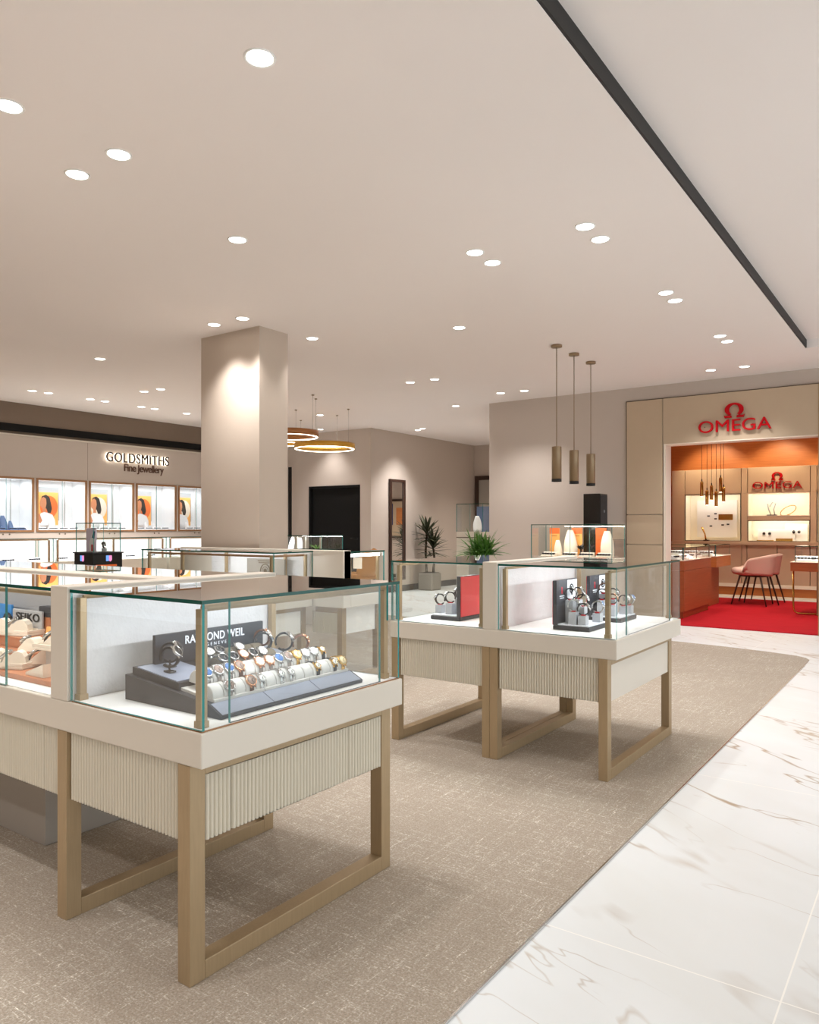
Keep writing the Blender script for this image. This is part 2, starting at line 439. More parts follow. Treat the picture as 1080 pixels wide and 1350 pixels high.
def rug_mat():
    m, nt, b = new_mat('red_rug_pile')
    N = nt.nodes.new; L = nt.links.new
    tc = N('ShaderNodeTexCoord'); mp = N('ShaderNodeMapping'); mp.inputs['Scale'].default_value = (1, 6, 1)
    n = N('ShaderNodeTexNoise'); n.inputs['Scale'].default_value = 3; n.inputs['Detail'].default_value = 5
    L(tc.outputs['Object'], mp.inputs['Vector']); L(mp.outputs['Vector'], n.inputs['Vector'])
    mx = N('ShaderNodeMix'); mx.data_type = 'RGBA'; mx.inputs['A'].default_value = srgb(160, 18, 32); mx.inputs['B'].default_value = srgb(192, 36, 46)
    L(n.outputs['Fac'], mx.inputs['Factor']); L(mx.outputs['Result'], b.inputs['Base Color']); b.inputs['Roughness'].default_value = .95
    b.inputs['Specular IOR Level'].default_value = .1
    return m
M['rug'] = rug_mat()

# ------------------------------------------------------------------ lights
def spot(loc, w, ang=110, blend=.8, col=(1, .95, .88), r=.05, tgt=None):
    l = bpy.data.lights.new('spot', 'SPOT'); l.energy = w; l.spot_size = R(ang); l.spot_blend = blend; l.color = col; l.shadow_soft_size = r
    o = bpy.data.objects.new('spot_light', l); C.objects.link(o); o.location = loc
    if tgt is not None: o.rotation_euler = (Vector(tgt)-Vector(loc)).to_track_quat('-Z', 'Y').to_euler()
    return o
def area(loc, tgt, w, sx, sy, col=(1, 1, 1), spread=180, roll=None):
    l = bpy.data.lights.new('area', 'AREA'); l.shape = 'RECTANGLE'; l.size = sx; l.size_y = sy; l.energy = w; l.color = col; l.spread = R(spread)
    o = bpy.data.objects.new('area_light', l); C.objects.link(o); o.location = loc
    d = (Vector(tgt)-Vector(loc)).normalized()
    zx = -d; ax = Vector(roll) if roll else Vector((1, 0, 0))
    ax = (ax-zx*ax.dot(zx)).normalized(); ay = zx.cross(ax)
    o.rotation_euler = Matrix((ax, ay, zx)).transposed().to_euler()
    return o

ZL, ZH = 2.965, 3.047
XS, YS = -1.105, 8.35

# ------------------------------------------------------------------ the setting
struct('floor', MB().box(-12, 7, -5, 16, -.1, 0), M['marble'])

b = MB()
b.box(-12, XS-.012, -4, YS, ZL, 3.25); b.box(-12, 4, YS, 16, ZL, 3.25)
b.box(XS-.012, 4, -4, YS-.02, ZH, 3.25); b.box(XS, 4, YS-.02, YS, ZL, 3.25)
struct('ceiling', b, M['ceil'])
struct('trim_1', MB().box(XS-.012, XS, -3, YS-.02, ZL+.004, ZH), M['black'])          # dark step in the ceiling

WX = -10.736                                                                          # showcase wall
cases = [(4.99, 5.742), (5.815, 6.568), (6.64, 7.392), (7.468, 8.220), (8.296, 9.048), (9.124, 9.876)]
CZ0, CZ1 = 1.150, 1.895
b = MB()
b.box(WX-.5, WX, -3, 10.54, 0, CZ0-.02); b.box(WX-.5, WX, -3, 10.54, CZ1+.02, 2.50)
ys = [-3]+[v for c in cases for v in (c[0]-.02, c[1]+.02)]+[10.54]
for a, c in zip(ys[0::2], ys[1::2]): b.box(WX-.5, WX, a, c, CZ0-.02, CZ1+.02)
struct('wall_left', b, M['wall'])
struct('trim_2', MB().box(WX-.5, WX+.02, -3, 10.5, 2.50, 2.522, .004), M['cream'])  # pale ledge whose colour stands in for the lit line on the panel top
struct('trim_3', MB().box(WX-.5, WX+.03, -3, 10.5, 2.560, 2.662), M['doorblack'])
b = MB(); b.box(WX-.5, WX-.02, -3, 10.54, 2.522, 2.560); b.box(WX-.5, WX+.01, -3, 10.54, 2.662, ZL)
struct('wall_left_bulkhead', b, M['taupe'])  # shadow band below the ceiling is put into this dark colour
b = MB()
for y in (6.60, 4.05): b.box(WX-.001, WX+.0008, y-.002, y+.002, CZ1+.03, 2.49)
struct('trim_4', b, M['joint'])

MX, BY = -8.311, 10.541
b = MB(); b.box(-9.80, -8.555, BY, BY+.15, 1.965, ZL); b.box(-8.555, MX, BY, BY+.15, 0, ZL); b.box(-10.245, -9.80, BY, BY+.15, 0, ZL); b.box(-11.3, -10.245, BY, BY+.15, 2.36, ZL)
b.box(-11.3, -10.36, BY, BY+.15, 0, 2.36)
struct('wall_back', b, M['wall'])
b = MB(); b.box(-9.80, -8.555, BY+.05, BY+.11, .0, 1.965)
b.box(-9.80, -9.76, BY-.004, BY+.05, 0, 1.965); b.box(-8.595, -8.555, BY-.004, BY+.05, 0, 1.965); b.box(-9.76, -8.595, BY-.004, BY+.05, 1.925, 1.965)
b.cyl((-8.66, BY+.05, 1.0), (-8.66, BY+.0, 1.0), .012); b.cyl((-8.66, BY+.0, 1.0), (-8.78, BY+.0, 1.0), .010)
struct('door_1', b, M['doorblack'])
struct('door_2', MB().box(-10.36, -10.245, BY+.02, BY+.1, 0, 2.36), M['blackgloss'])
struct('wall_mirror_side', MB().box(MX-.15, MX, BY+.15, 14.15, 0, ZL), M['wall'])
struct('wall_far', MB().box(MX-.15, -5.15, 14.15, 14.30, 0, ZL), M['wall'])
b = MB(); b.box(MX, MX+.015, BY+.0, 14.15, 0, .115, .003)
struct('baseboard_mirror_side', b, M['charcoal'])
struct('baseboard_far', MB().box(MX+.02, -5.3, 14.385, 14.15, 0, .115, .003), M['charcoal'])
# wall with the boutique opening
OY = 9.45
OX0, OX1, OZ = -2.795, -1.13, 2.212
b = MB()
b.box(-5.3, OX0-.03, OY, OY+.15, 0, ZL); b.box(OX0-.03, 4, OY, OY+.15, OZ+.03, ZL); b.box(OX1+.03, 4, OY, OY+.15, 0, OZ+.03)
b.box(-5.3, -5.15, OY+.15, 14.15, 0, ZL)
struct('wall_right', b, M['wall'])
b = MB(); b.box(-5.673, -4.897, 4.635, 4.985, 0, ZL)
struct('wall_pillar', b, M['pillar'])
# boutique interior shell
IY = 13.9
b = MB()
b.box(-4.6, -4.5, OY+.15, IY+.6, 0, ZL); b.box(-4.5, 2, IY+.5, IY+.6, 0, ZL); b.box(2, 2.1, OY+.15, IY+.6, 0, ZL)
struct('wall_boutique', b, M['copper'])
struct('baseboard_boutique', MB().box(-4.5, 2, IY-.01, IY+.02, 0, .03), M['creamlit'])

struct('wall_light_block', MB().box(-12, 2.5, -4.2, -4, 0, 3.25), M['wall'])  # unseen wall added behind the camera to keep world light off that side
struct('wall_side', MB().box(-12, -11.3, -4, 16, 0, 3.25), M['wall'])
# carpet with its rounded corner
def carpet_poly():
    xr, yt, r = -.985, 8.05, .95
    pts = [(-10.2, -3.5), (xr, -3.5)]
    # gently bowed far edge that ends in a rounded corner on the aisle
    pts += [(xr, 7.30), (-.99, 7.62), (-1.03, 7.72), (-1.12, 7.80), (-1.4, 7.90), (-1.8, 7.985), (-2.3, 8.06), (-3.2, 8.15), (-4.6, 8.2), (-10.2, 8.2)]
    return pts
tag(obj('carpet', MB().prism(carpet_poly(), .006), M['carpet']), 'woven taupe carpet with pale flecks, rounded corner beside the white marble aisle', 'carpet')
struct('trim_5', MB().box(-.985, -.979, -3.5, 7.3, 0, .0075), M['chrome'])
tag(obj('rug', MB().prism([(-2.79, 9.42), (-1.135, 9.42), (-1.135, 9.605), (1.5, 9.605), (1.5, 13.45), (-4.48, 13.45), (-4.48, 9.605), (-2.79, 9.605)], .012), M['rug']), 'bright red rug on the floor of the boutique behind the red sign', 'rug')

# ------------------------------------------------------------------ downlights
def make_downlight():
    t = thing('downlight', 'round recessed ceiling downlight', 'ceiling light')
    obj('trim_ring', MB().lathe([(.050, -.001), (.056, -.006), (.060, -.004), (.061, 0), (.050, 0)], 28), M['white'], t)
    obj('lens', MB().lathe([(.001, -.002), (.049, -.003), (.049, -.0005), (.001, -.0005)], 28), M['lens'], t)
    return t
dl = Proto(make_downlight())
DL = [
 (-2.10, 1.99, 'large recessed downlight nearest the top of the photo, left of the black ceiling step'),
 (-3.20, 1.61, 'recessed downlight cut by the left edge of the photo, high on the ceiling'),
 (-3.19, 2.12, 'upper right one of the close pair of recessed downlights at upper left'),
 (-3.54, 2.12, 'lower left one of the close pair of recessed downlights at upper left'),
 (-3.54, 3.17, 'single recessed downlight on the ceiling above and in front of the beige pillar'),
 (-2.46, 4.20, 'left one of the pair of recessed downlights at mid ceiling, left of the brightest pair'),
 (-2.46, 4.43, 'right one of the pair of recessed downlights at mid ceiling, left of the brightest pair'),
 (-1.72, 4.21, 'upper one of the downlight pair halfway along the black ceiling step'),
 (-1.72, 4.45, 'lower one of the downlight pair halfway along the black ceiling step'),
 (-4.84, 4.39, 'recessed downlight right in front of the pillar top, right one of two'),
 (-5.19, 4.38, 'recessed downlight right in front of the pillar top, left one of two'),
 (-4.82, 5.23, 'single recessed downlight just right of the pillar top'),
 (-3.50, 5.70, 'single recessed downlight left of the three bronze pendant canopies'),
 (-1.71, 5.75, 'upper one of the second downlight pair along the black ceiling step'),
 (-1.71, 5.99, 'lower one of the second downlight pair along the black ceiling step'),
 (-7.22, 4.58, 'single recessed downlight on the ceiling left of the pillar'),
 (-1.69, 7.34, 'upper one of the farthest downlight pair near the end of the black ceiling step'),
 (-1.68, 7.59, 'lower one of the farthest downlight pair near the end of the black ceiling step'),
 (-5.31, 7.51, 'left one of two small downlights above the ring lamps, right of the pillar'),
 (-4.96, 7.52, 'right one of two small downlights above the ring lamps, right of the pillar'),
 (-4.76, 8.79, 'left one of two small downlights in front of the pale wall, left of the pendants'),
 (-4.43, 8.82, 'right one of two small downlights in front of the pale wall, left of the pendants'),
 (-2.14, 8.88, 'left one of two small downlights above the boutique fascia with the red sign'),
 (-1.79, 8.89, 'right one of two small downlights above the boutique fascia with the red sign'),
 (-9.62, 5.14, 'first small downlight from the left in the row in front of the showcase wall'),
 (-9.61, 5.35, 'second small downlight from the left in the row in front of the showcase wall'),
 (-9.60, 5.94, 'third small downlight from the left in the row in front of the showcase wall'),
 (-9.60, 6.16, 'fourth small downlight from the left in the row in front of the showcase wall'),
 (-8.49, 6.01, 'left one of the small downlight pair set off from the row by the showcase wall'),
 (-8.17, 6.03, 'right one of the small downlight pair set off from the row by the showcase wall'),
 (-9.60, 6.75, 'fifth small downlight from the left in the row in front of the showcase wall'),
 (-9.60, 6.98, 'sixth small downlight from the left in the row in front of the showcase wall'),
 (-9.59, 7.55, 'small downlight nearest the pillar in the row in front of the showcase wall'),
 (-5.80, 9.35, 'tiny downlight left of the corner of the pale wall'),
 (-8.01, 8.87, 'tiny downlight seen just above the right hand ring lamp cables'),
 (-9.18, 10.18, 'tiny downlight close to the back wall, behind the ring lamps'),
 (-7.62, 11.16, 'right one of the tiny downlight pair above the plant corner'),
 (-7.81, 11.28, 'left one of the tiny downlight pair above the plant corner'),
]
POW = 37
for x, y, lab in DL:
    dl.put((x, y, ZL), 0, lab, 'recessed ceiling downlights')
    spot((x, y, ZL-.03), POW*(1.7 if y > 11 else .95 if y > 10 else 2.1 if x < -9 else 1.35 if (x < -4.8 and 4.3 < y < 4.5) else 1), 100, .9, (1, .985, .985), .05)
# unseen spots outside the frame: more of these lamps, then some added for brightness
for x, y in ((-2.1, .2), (-3.5, .2), (-5.2, 1.8), (-7.2, 2.4), (-5.2, .2), (-7.2, .2), (-9.2, 2.4)):
    spot((x, y, ZL-.03), POW, 100, .9, (1, .985, .985), .05)
for x in (-1.8, -3.4, -5.0, -6.8):
    for y in (-1.1, -2.6): spot((x, y, ZL-.03), POW*2.3, 110, .9, (1, .985, .985), .05)  # unseen spots added to brighten the faces turned towards -Y
for x, y in ((-5.9, 11.4), (-6.1, 12.6), (-7.0, 13.0)): spot((x, y, ZL-.03), POW*1.6, 110, .9, (1, .93, .84), .05)  # unseen spots without fixtures, added to brighten the corridor
for x, y in ((.4, 1.5), (.4, 4.0), (.4, 6.5), (1.8, 3)):
    spot((x, y, ZH-.03), POW*.7, 130, .9, (1, .96, .9), .08)

# ------------------------------------------------------------------ display islands
ZB, ZT, ZG, ZS = .580, .672, 1.012, 1.020
def pane(b, x0, x1, y0, y1, z0, z1):
    """a glass pane: clear faces, green edges"""
    d = [x1-x0, y1-y0, z1-z0]; ax = d.index(min(d))
    s = bmesh.new(); bmesh.ops.create_cube(s, size=1)
    s.normal_update()
    for f in s.faces: f.material_index = 0 if abs(f.normal[ax]) > .5 else 1
    for v in s.verts: v.co = Vector((x0+(v.co.x+.5)*d[0], y0+(v.co.y+.5)*d[1], z0+(v.co.z+.5)*d[2]))
    b.add(s, None); return b

def fluted_x(b, x0, x1, yf, z0, z1, depth=.018, pitch=.0142, sgn=-1, rod=True):
    """panel along X whose fluted face looks to sgn*Y"""
    n = max(2, round((x1-x0)/pitch)); p = (x1-x0)/n; k = 6
    prof = []
    for i in range(n):
        for j in range(k):
            t = j/k; prof.append((x0+(i+t)*p, yf - sgn*(-.0045*abs(math.sin(math.pi*t))**.7)*-1 if False else yf+sgn*.0085*abs(math.sin(math.pi*t))**.7))
    prof.append((x1, yf))
    poly = prof+[(x1, yf-sgn*depth), (x0, yf-sgn*depth)]
    s = bmesh.new()
    lo = [s.verts.new((x, y, z0)) for x, y in poly]; hi = [s.verts.new((x, y, z1)) for x, y in poly]
    N = len(poly)
    for i in range(N):
        s.faces.new([lo[i], lo[(i+1) % N], hi[(i+1) % N], hi[i]])
    s.faces.new(lo); s.faces.new(hi)
    bmesh.ops.triangulate(s, faces=[f for f in s.faces if len(f.verts) > 4])
    bmesh.ops.recalc_face_normals(s, faces=s.faces[:])
    b.add(s); return b
def fluted_y(b, y0, y1, xf, z0, z1, sgn=1, **k):
    t = MB(); fluted_x(t, y0, y1, 0, z0, z1, sgn=-1, **k)
    mt = Matrix(((0, -sgn, 0, xf), (1, 0, 0, 0), (0, 0, 1, 0), (0, 0, 0, 1)))
    for v in t.bm.verts: v.co = mt @ v.co
    bmesh.ops.recalc_face_normals(t.bm, faces=t.bm.faces[:])
    b.add(t.bm); return b
def ring_y(x0, x1, y0, y1, parent, w=.05, top=True):
    """leg frame: two legs, floor bar, top rail"""
    for a, c in ((y0, y0+w), (y1-w, y1)):
        obj('leg', MB().box(x0, x1, a, c, 0.0062, ZB, .002), M['brass'], parent)
    obj('floor_bar', MB().box(x0, x1, y0+w, y1-w, 0.0062, .0562, .002), M['brass'], parent)
    if top: obj('top_rail', MB().box(x0, x1, y0+w, y1-w, ZB-.033, ZB, .002), M['brass'], parent)
def post(x, y, parent, z1=.986, r=.011):
    b = MB(); b.box(x-r, x+r, y-r, y+r, ZT+.004, z1, .0015); b.box(x-r-.003, x+r+.003, y-r-.003, y+r+.003, ZT+.004, ZT+.022, .001)
    obj('post', b, M['brass'], parent)
def rail(p0, p1, parent, r=.010):
    obj('light_rail', MB().cyl(p0, p1, r, n=12), M['brass'], parent)

# ---- island A (foreground, watch bay and tan-tray bay)
ax0, ax1, ay0, ay1 = -4.3, -1.545, 1.263, 2.138
isl = thing('display_counter', 'large cream display counter in the foreground with black stepped watch display under glass', 'display counter', (-2.2, 1.7, 0), 'island display counters')
b = MB(); b.box(ax0, -1.96, ay0, ay1, ZB, ZT, .004); b.box(-1.9597, ax1, ay0, ay1, ZB, ZT, .004)
b = MB(); b.box(ax0, ax1, ay0, ay1, ZB, ZT, .004)
obj('countertop', b, M['cream'], isl)
obj('display_deck', MB().box(-2.15, ax1+-.014, ay0+.014, ay1-.014, ZT-.001, ZT+.004), M['deck'], isl)
obj('display_deck', MB().box(ax0, -2.262, ay0+.014, 1.648, ZT-.001, ZT+.004), M['deck'], isl)
b = MB(); b.box(-2.15, ax1-.007, ay0+.007, ay0+.014, ZT-.001, ZT+.0025); b.box(ax1-.014, ax1-.007, ay0+.014, ay1-.01, ZT-.001, ZT+.0025)
obj('brass_inlay', b, M['brown'], isl)
obj('divider', MB().box(-2.257, -2.163, ay0, ay1, ZT, ZS, .003), M['cream'], isl)
obj('back_panel', MB().box(-2.163, -2.157, ay0+.008, ay1-.008, ZT+.004, ZS-.012), M['suede'], isl)
obj('divider', MB().box(ax0, -2.257, 1.655, 1.745, ZT, ZS, .003), M['cream'], isl)
obj('back_panel', MB().box(ax0, -2.2575, 1.649, 1.655, ZT+.004, ZS-.03), M['weave'], isl)
def glass_part(name, *boxes):
    b = MB()
    for x in boxes: pane(b, *x)
    return b
g = .008
def gp(parent, *bx):
    b = MB(); pane(b, *bx); d = [bx[1]-bx[0], bx[3]-bx[2], bx[5]-bx[4]]
    return obj('glass_pane', b, GLT if d.index(min(d)) == 2 else GL, parent)
def gp_clear(parent, *bx):
    b = MB(); pane(b, *bx)
    for f in b.bm.faces: f.material_index = 0
    return obj('glass_pane', b, GL, parent)
gp(isl, -2.1565, ax1-.003, ay0+.004, ay1-.012, ZG-.010, ZG)                      # top
gp(isl, -2.1565, ax1-.005, ay0+.006, ay0+.006+g, ZT+.004, ZG-.0105)              # front
gp_clear(isl, ax1-.005-g, ax1-.005, ay0+.0145, 1.364, ZT+.004, ZG-.0105)               # right, fixed strip
gp(isl, ax1-.014-g, ax1-.014, 1.371, 2.03, ZT+.004, ZG-.0105)                    # right, sliding door
gp(isl, ax1-.005-g, ax1-.005, 2.062, ay1-.022, .881, ZG-.0105)                   # small stop strip
gp(isl, -2.1565, ax1-.005, ay1-.021, ay1-.013, ZT+.004, ZG-.0105)                # back
gp(isl, ax0, -2.2575, ay0+.004, 1.654, ZG-.010, ZG)                              # tan bay top
gp(isl, ax0, -2.545, ay0+.006, ay0+.006+g, ZT+.004, ZG-.0105); gp_clear(isl, -2.5445, -2.2575, ay0+.006, ay0+.006+g, ZT+.004, ZG-.0105)
gp(isl, ax0, -2.2575, 1.746, ay1-.004, ZG-.010, ZG)                              # rear bay top
gp(isl, ax0, -2.2575, ay1-.014, ay1-.006, ZT+.004, ZG-.0105)
for x, y in ((-1.585, 1.296), (-2.140, 1.296), (-1.590, 2.088), (-2.140, 2.092)): post(x, y, isl)
rail((-1.585, 1.30, .988), (-1.588, 2.088, .988), isl); rail((-2.138, 1.30, .988), (-2.138, 2.09, .988), isl, .006)
rail((ax0, 1.30, .988), (-2.27, 1.30, .988), isl, .008)
ring_y(-1.643, -1.593, ay0+.002, 2.131, isl); ring_y(-2.222, -2.172, ay0+.002, 2.131, isl); ring_y(-4.2, -4.15, ay0+.002, 2.131, isl)
obj('fluted_panel', fluted_x(MB(), -2.170, -1.646, ay0+.022, .372, ZB), M['flute'], isl)
obj('fluted_panel', fluted_x(MB(), -2.320, -2.224, ay0+.022, .372, ZB), M['flute'], isl)
obj('fluted_panel', fluted_x(MB(), -4.14, -2.3235, ay0+.022, .372, ZB), M['flute'], isl)
b = MB()
for y0, y1 in ((1.318, 1.4045), (1.4095, 1.9015), (1.9065, 2.078)): fluted_y(b, y0, y1, -1.600, .372, ZB-.034)
obj('fluted_panel', b, M['flute'], isl)
obj('under_case', MB().box(-4.14, -1.66, 1.31, 2.10, .40, ZB), M['flute'], isl)
obj('plinth', MB().box(-4.1, -2.745, 1.516, 1.86, 0.0062, .40, .003), M['greyplinth'], isl)
area((-1.612, 1.70, .972), (-2.16, 1.70, .78), 1.5, .74, .012, (.90, .93, 1), 150, (0, 1, 0))
area((-3.0, 1.315, .975), (-3.0, 1.60, .70), 1.1, 1.5, .012, (1, .98, .95), 160, (1, 0, 0))

# ---- island B (behind, right)
bx0, bx1, by0, by1 = -2.555, -1.24, 3.415, 4.458
isb = thing('display_counter', 'two bay cream display counter behind the foreground one, red and black watch stands inside', 'display counter', (-1.9, 3.9, 0), 'island display counters')
obj('countertop', MB().box(bx0, bx1, by0, by1, ZB, ZT, .004), M['cream'], isb)
obj('divider', MB().box(-1.955, -1.872, by0, by1, ZT, ZS, .003), M['cream'], isb)
obj('display_deck', MB().box(-1.871, bx1-.014, by0+.014, by1-.014, ZT-.001, ZT+.004), M['deck'], isb)
obj('display_deck', MB().box(bx0+.014, -1.956, by0+.014, by1-.014, ZT-.001, ZT+.004), M['deck'], isb)
obj('back_panel', MB().box(-1.872, -1.867, by0+.008, by1-.008, ZT+.004, ZS-.012), M['suede'], isb)
gp(isb, -1.866, bx1-.003, by0+.004, by1-.006, ZG-.010, ZG)
gp(isb, -1.866, bx1-.005, by0+.006, by0+.014, ZT+.004, ZG-.0105)
gp_clear(isb, bx1-.013, bx1-.005, by0+.0145, 3.59, ZT+.004, ZG-.0105); gp(isb, bx1-.022, bx1-.014, 3.595, 4.30, ZT+.004, ZG-.0105); gp_clear(isb, bx1-.013, bx1-.005, 4.31, by1-.016, ZT+.004, ZG-.0105)
gp(isb, -1.866, bx1-.005, by1-.015, by1-.007, ZT+.004, ZG-.0105)
gp(isb, bx0+.003, -1.956, by0+.004, by1-.006, ZG-.010, ZG)
gp(isb, bx0+.005, -1.956, by0+.006, by0+.014, ZT+.004, ZG-.0105); gp(isb, bx0+.005, bx0+.013, by0+.0145, by1-.016, ZT+.004, ZG-.0105)
gp(isb, bx0+.005, -1.956, by1-.015, by1-.007, ZT+.004, ZG-.0105)
for x, y in ((-1.295, 3.449), (-1.842, 3.452), (-1.295, 4.41), (-1.842, 4.41), (-1.978, 3.452), (-2.515, 3.452), (-1.978, 4.41), (-2.515, 4.41)): post(x, y, isb)
rail((-1.292, 3.455, .988), (-1.292, 4.41, .988), isb, .007); rail((-1.842, 3.455, .988), (-1.842, 4.41, .988), isb, .006); rail((-2.515, 3.455, .988), (-2.515, 4.41, .988), isb, .007)
fy0, fy1 = 3.417, 4.434
ring_y(-1.330, -1.285, fy0, fy1, isb); ring_y(-1.9145, -1.870, fy0, fy1, isb); ring_y(-1.9605, -1.916, fy0, fy1, isb); ring_y(-2.545, -2.496, fy0, fy1, isb)
obj('fluted_panel', fluted_x(MB(), -1.868, -1.333, fy0+.020, .372, ZB), M['flute'], isb)
obj('fluted_panel', fluted_x(MB(), -2.494, -1.963, fy0+.020, .372, ZB), M['flute'], isb)
obj('side_panel', MB().box(-1.31, -1.292, fy0+.052, fy1-.052, .372, ZB-.034, .001), M['cream'], isb)
obj('under_case', MB().box(-2.49, -1.34, fy0+.05, fy1-.04, .40, ZB), M['flute'], isb)
area((-1.315, 3.93, .972), (-1.87, 3.93, .78), 1.5, .9, .012, (.93, .96, 1), 150, (0, 1, 0))
area((-2.49, 3.93, .972), (-2.0, 3.93, .76), 2.0, .9, .012, (.95, .97, 1), 150, (0, 1, 0))

# ---- island D and E (in front of the pillar)
isd = thing('display_counter', 'cream display counter in front of the beige pillar holding a grey emblem card', 'display counter', (-4.8, 4.4, 0), 'island display counters')
dx0, dx1, dy0, dy1 = -5.655, -4.05, 3.972, 4.40
ex0, ex1, ey0, ey1 = -5.69, -3.735, 4.40, 4.93
obj('countertop', MB().box(dx0, dx1, dy0, dy1, ZB, ZT, .004), M['cream'], isd)
obj('display_deck', MB().box(dx0+.015, dx1-.015, dy0+.015, dy1-.002, ZT-.001, ZT+.004), M['deck'], isd)
obj('divider', MB().box(ex0, ex1, 4.41, 4.49, ZT, ZS, .003), M['cream'], isd)
obj('back_panel', MB().box(-5.25, dx1-.03, 4.404, 4.41, ZT+.004, ZS-.02), M['suede'], isd)
gp(isd, dx0, dx1-.003, dy0+.004, 4.409, ZG-.010, ZG)
gp(isd, dx0+.005, dx1-.005, dy0+.006, dy0+.014, ZT+.004, ZG-.0105)
gp(isd, dx1-.013, dx1-.005, dy0+.015, 4.403, ZT+.004, ZG-.0105); gp(isd, dx0+.005, dx0+.013, dy0+.015, 4.403, ZT+.004, ZG-.0105)
for x, y in ((-5.60, 4.02), (-5.60, 4.37), (-4.115, 4.02), (-4.10, 4.37), (-4.32, 4.37), (-5.02, 4.37)): post(x, y, isd)
obj('light_rail', MB().box(-5.6, -4.1, 4.015, 4.029, .972, .988, .002), M['brown'], isd)
obj('light_rail', MB().box(-4.117, -4.103, 4.03, 4.37, .972, .988, .002), M['brown'], isd)
ring_y(-4.145, -4.095, dy0+.002, dy1-.03, isd); ring_y(-5.61, -5.56, dy0+.002, dy1-.03, isd)
obj('side_panel', MB().box(-4.118, -4.10, dy0+.054, dy1-.084, .372, ZB-.034, .001), M['white'], isd)
obj('fluted_panel', fluted_x(MB(), -5.55, -4.15, dy0+.022, .372, ZB), M['flute'], isd)
obj('countertop', MB().box(-4.6, ex1, 4.4901, ey1, ZB, ZT, .004), M['cream'], isd)
obj('end_panel', MB().box(-4.046, ex1, 4.40, 4.4899, ZB, ZS-.001, .003), M['cream'], isd)
obj('display_deck', MB().box(-4.59, ex1-.015, 4.492, ey1-.015, ZT-.001, ZT+.004), M['deck'], isd)
gp(isd, -4.6, ex1-.003, 4.491, ey1-.004, ZG-.010, ZG); gp(isd, ex1-.013, ex1-.005, 4.491, ey1-.014, ZT+.004, ZG-.0105); gp(isd, -4.6, ex1-.005, ey1-.013, ey1-.006, ZT+.004, ZG-.0105)
post(-3.785, 4.89, isd); post(-3.785, 4.53, isd)
obj('light_rail', MB().box(-3.796, -3.772, 4.50, 4.90, .968, .990, .002), M['ledwhite'], isd)
for a, c in ((4.42, 4.47), (4.86, 4.91)): obj('leg', MB().box(-3.815, -3.765, a, c, .0062, ZB, .002), M['brass'], isd)
obj('floor_bar', MB().box(-3.815, -3.765, 4.47, 4.86, .0062, .0562, .002), M['brass'], isd)
obj('top_rail', MB().box(-4.045, -3.815, 4.425, 4.46, ZB-.045, ZB, .002), M['brass'], isd)
obj('fluted_panel', fluted_x(MB(), -4.09, -3.817, 4.44, .372, ZB-.046), M['flute'], isd)
obj('side_panel', MB().box(-3.80, -3.785, 4.475, 4.855, .372, ZB-.002, .001), M['white'], isd)
tag(obj('price_card', MB().box(-3.97, -3.88, 4.80, 4.806, .86, .95, .001), M['bust']), 'small cream square card under glass at the right end of the pillar counter', 'card')
area((-4.7, 4.045, .965), (-4.7, 4.405, .80), 1.3, 1.0, .012, (.93, .96, 1), 150, (1, 0, 0))
# emblem card standing in that counter
cd = thing('display_card', 'grey card with a dark round emblem standing under glass in front of the pillar', 'display card', (-4.45, 4.30, ZT+.004))
obj('board', MB().box(-4.70, -4.27, 4.31, 4.325, ZT+.0045, .945, .001), M['concrete'], cd)
b = MB(); b.tube([(-4.485+.055*math.cos(a*math.pi/12), 4.308, .845+.055*math.sin(a*math.pi/12)) for a in range(24)], .004, 6, closed=True)
b.sphere((-4.485, 4.309, .845), .02, sy=.1); b.tube([(-4.485+.035*math.cos(a*math.pi/6), 4.308, .845+.035*math.sin(a*math.pi/6)) for a in range(12)], .0025, 6, closed=True)
obj('emblem', b, M['joint'], cd)
b = MB(); b.box(-4.57, -4.40, 4.3075, 4.31, .922, .931); b.box(-4.56, -4.41, 4.3075, 4.31, .908, .916)
obj('print_lines', b, M['joint'], cd)
bx = MB().box(-5.52, -5.42, 4.12, 4.30, ZT+.0045, .80, .004); tag(obj('jewellery_box', bx, M['charcoal2'], None), 'dark teal grey box under glass at the left end of the counter by the pillar', 'box')
for i, (x, c) in enumerate(((-5.33, 'red'), (-5.25, 'dkstone'))):
    tag(obj('ring_box', MB().box(x-.025, x+.025, 4.15, 4.20, ZT+.0045, .73+.02*i, .004), M[c]), ('small red' if i == 0 else 'small black')+' box beside the dark box in the counter by the pillar', 'box')

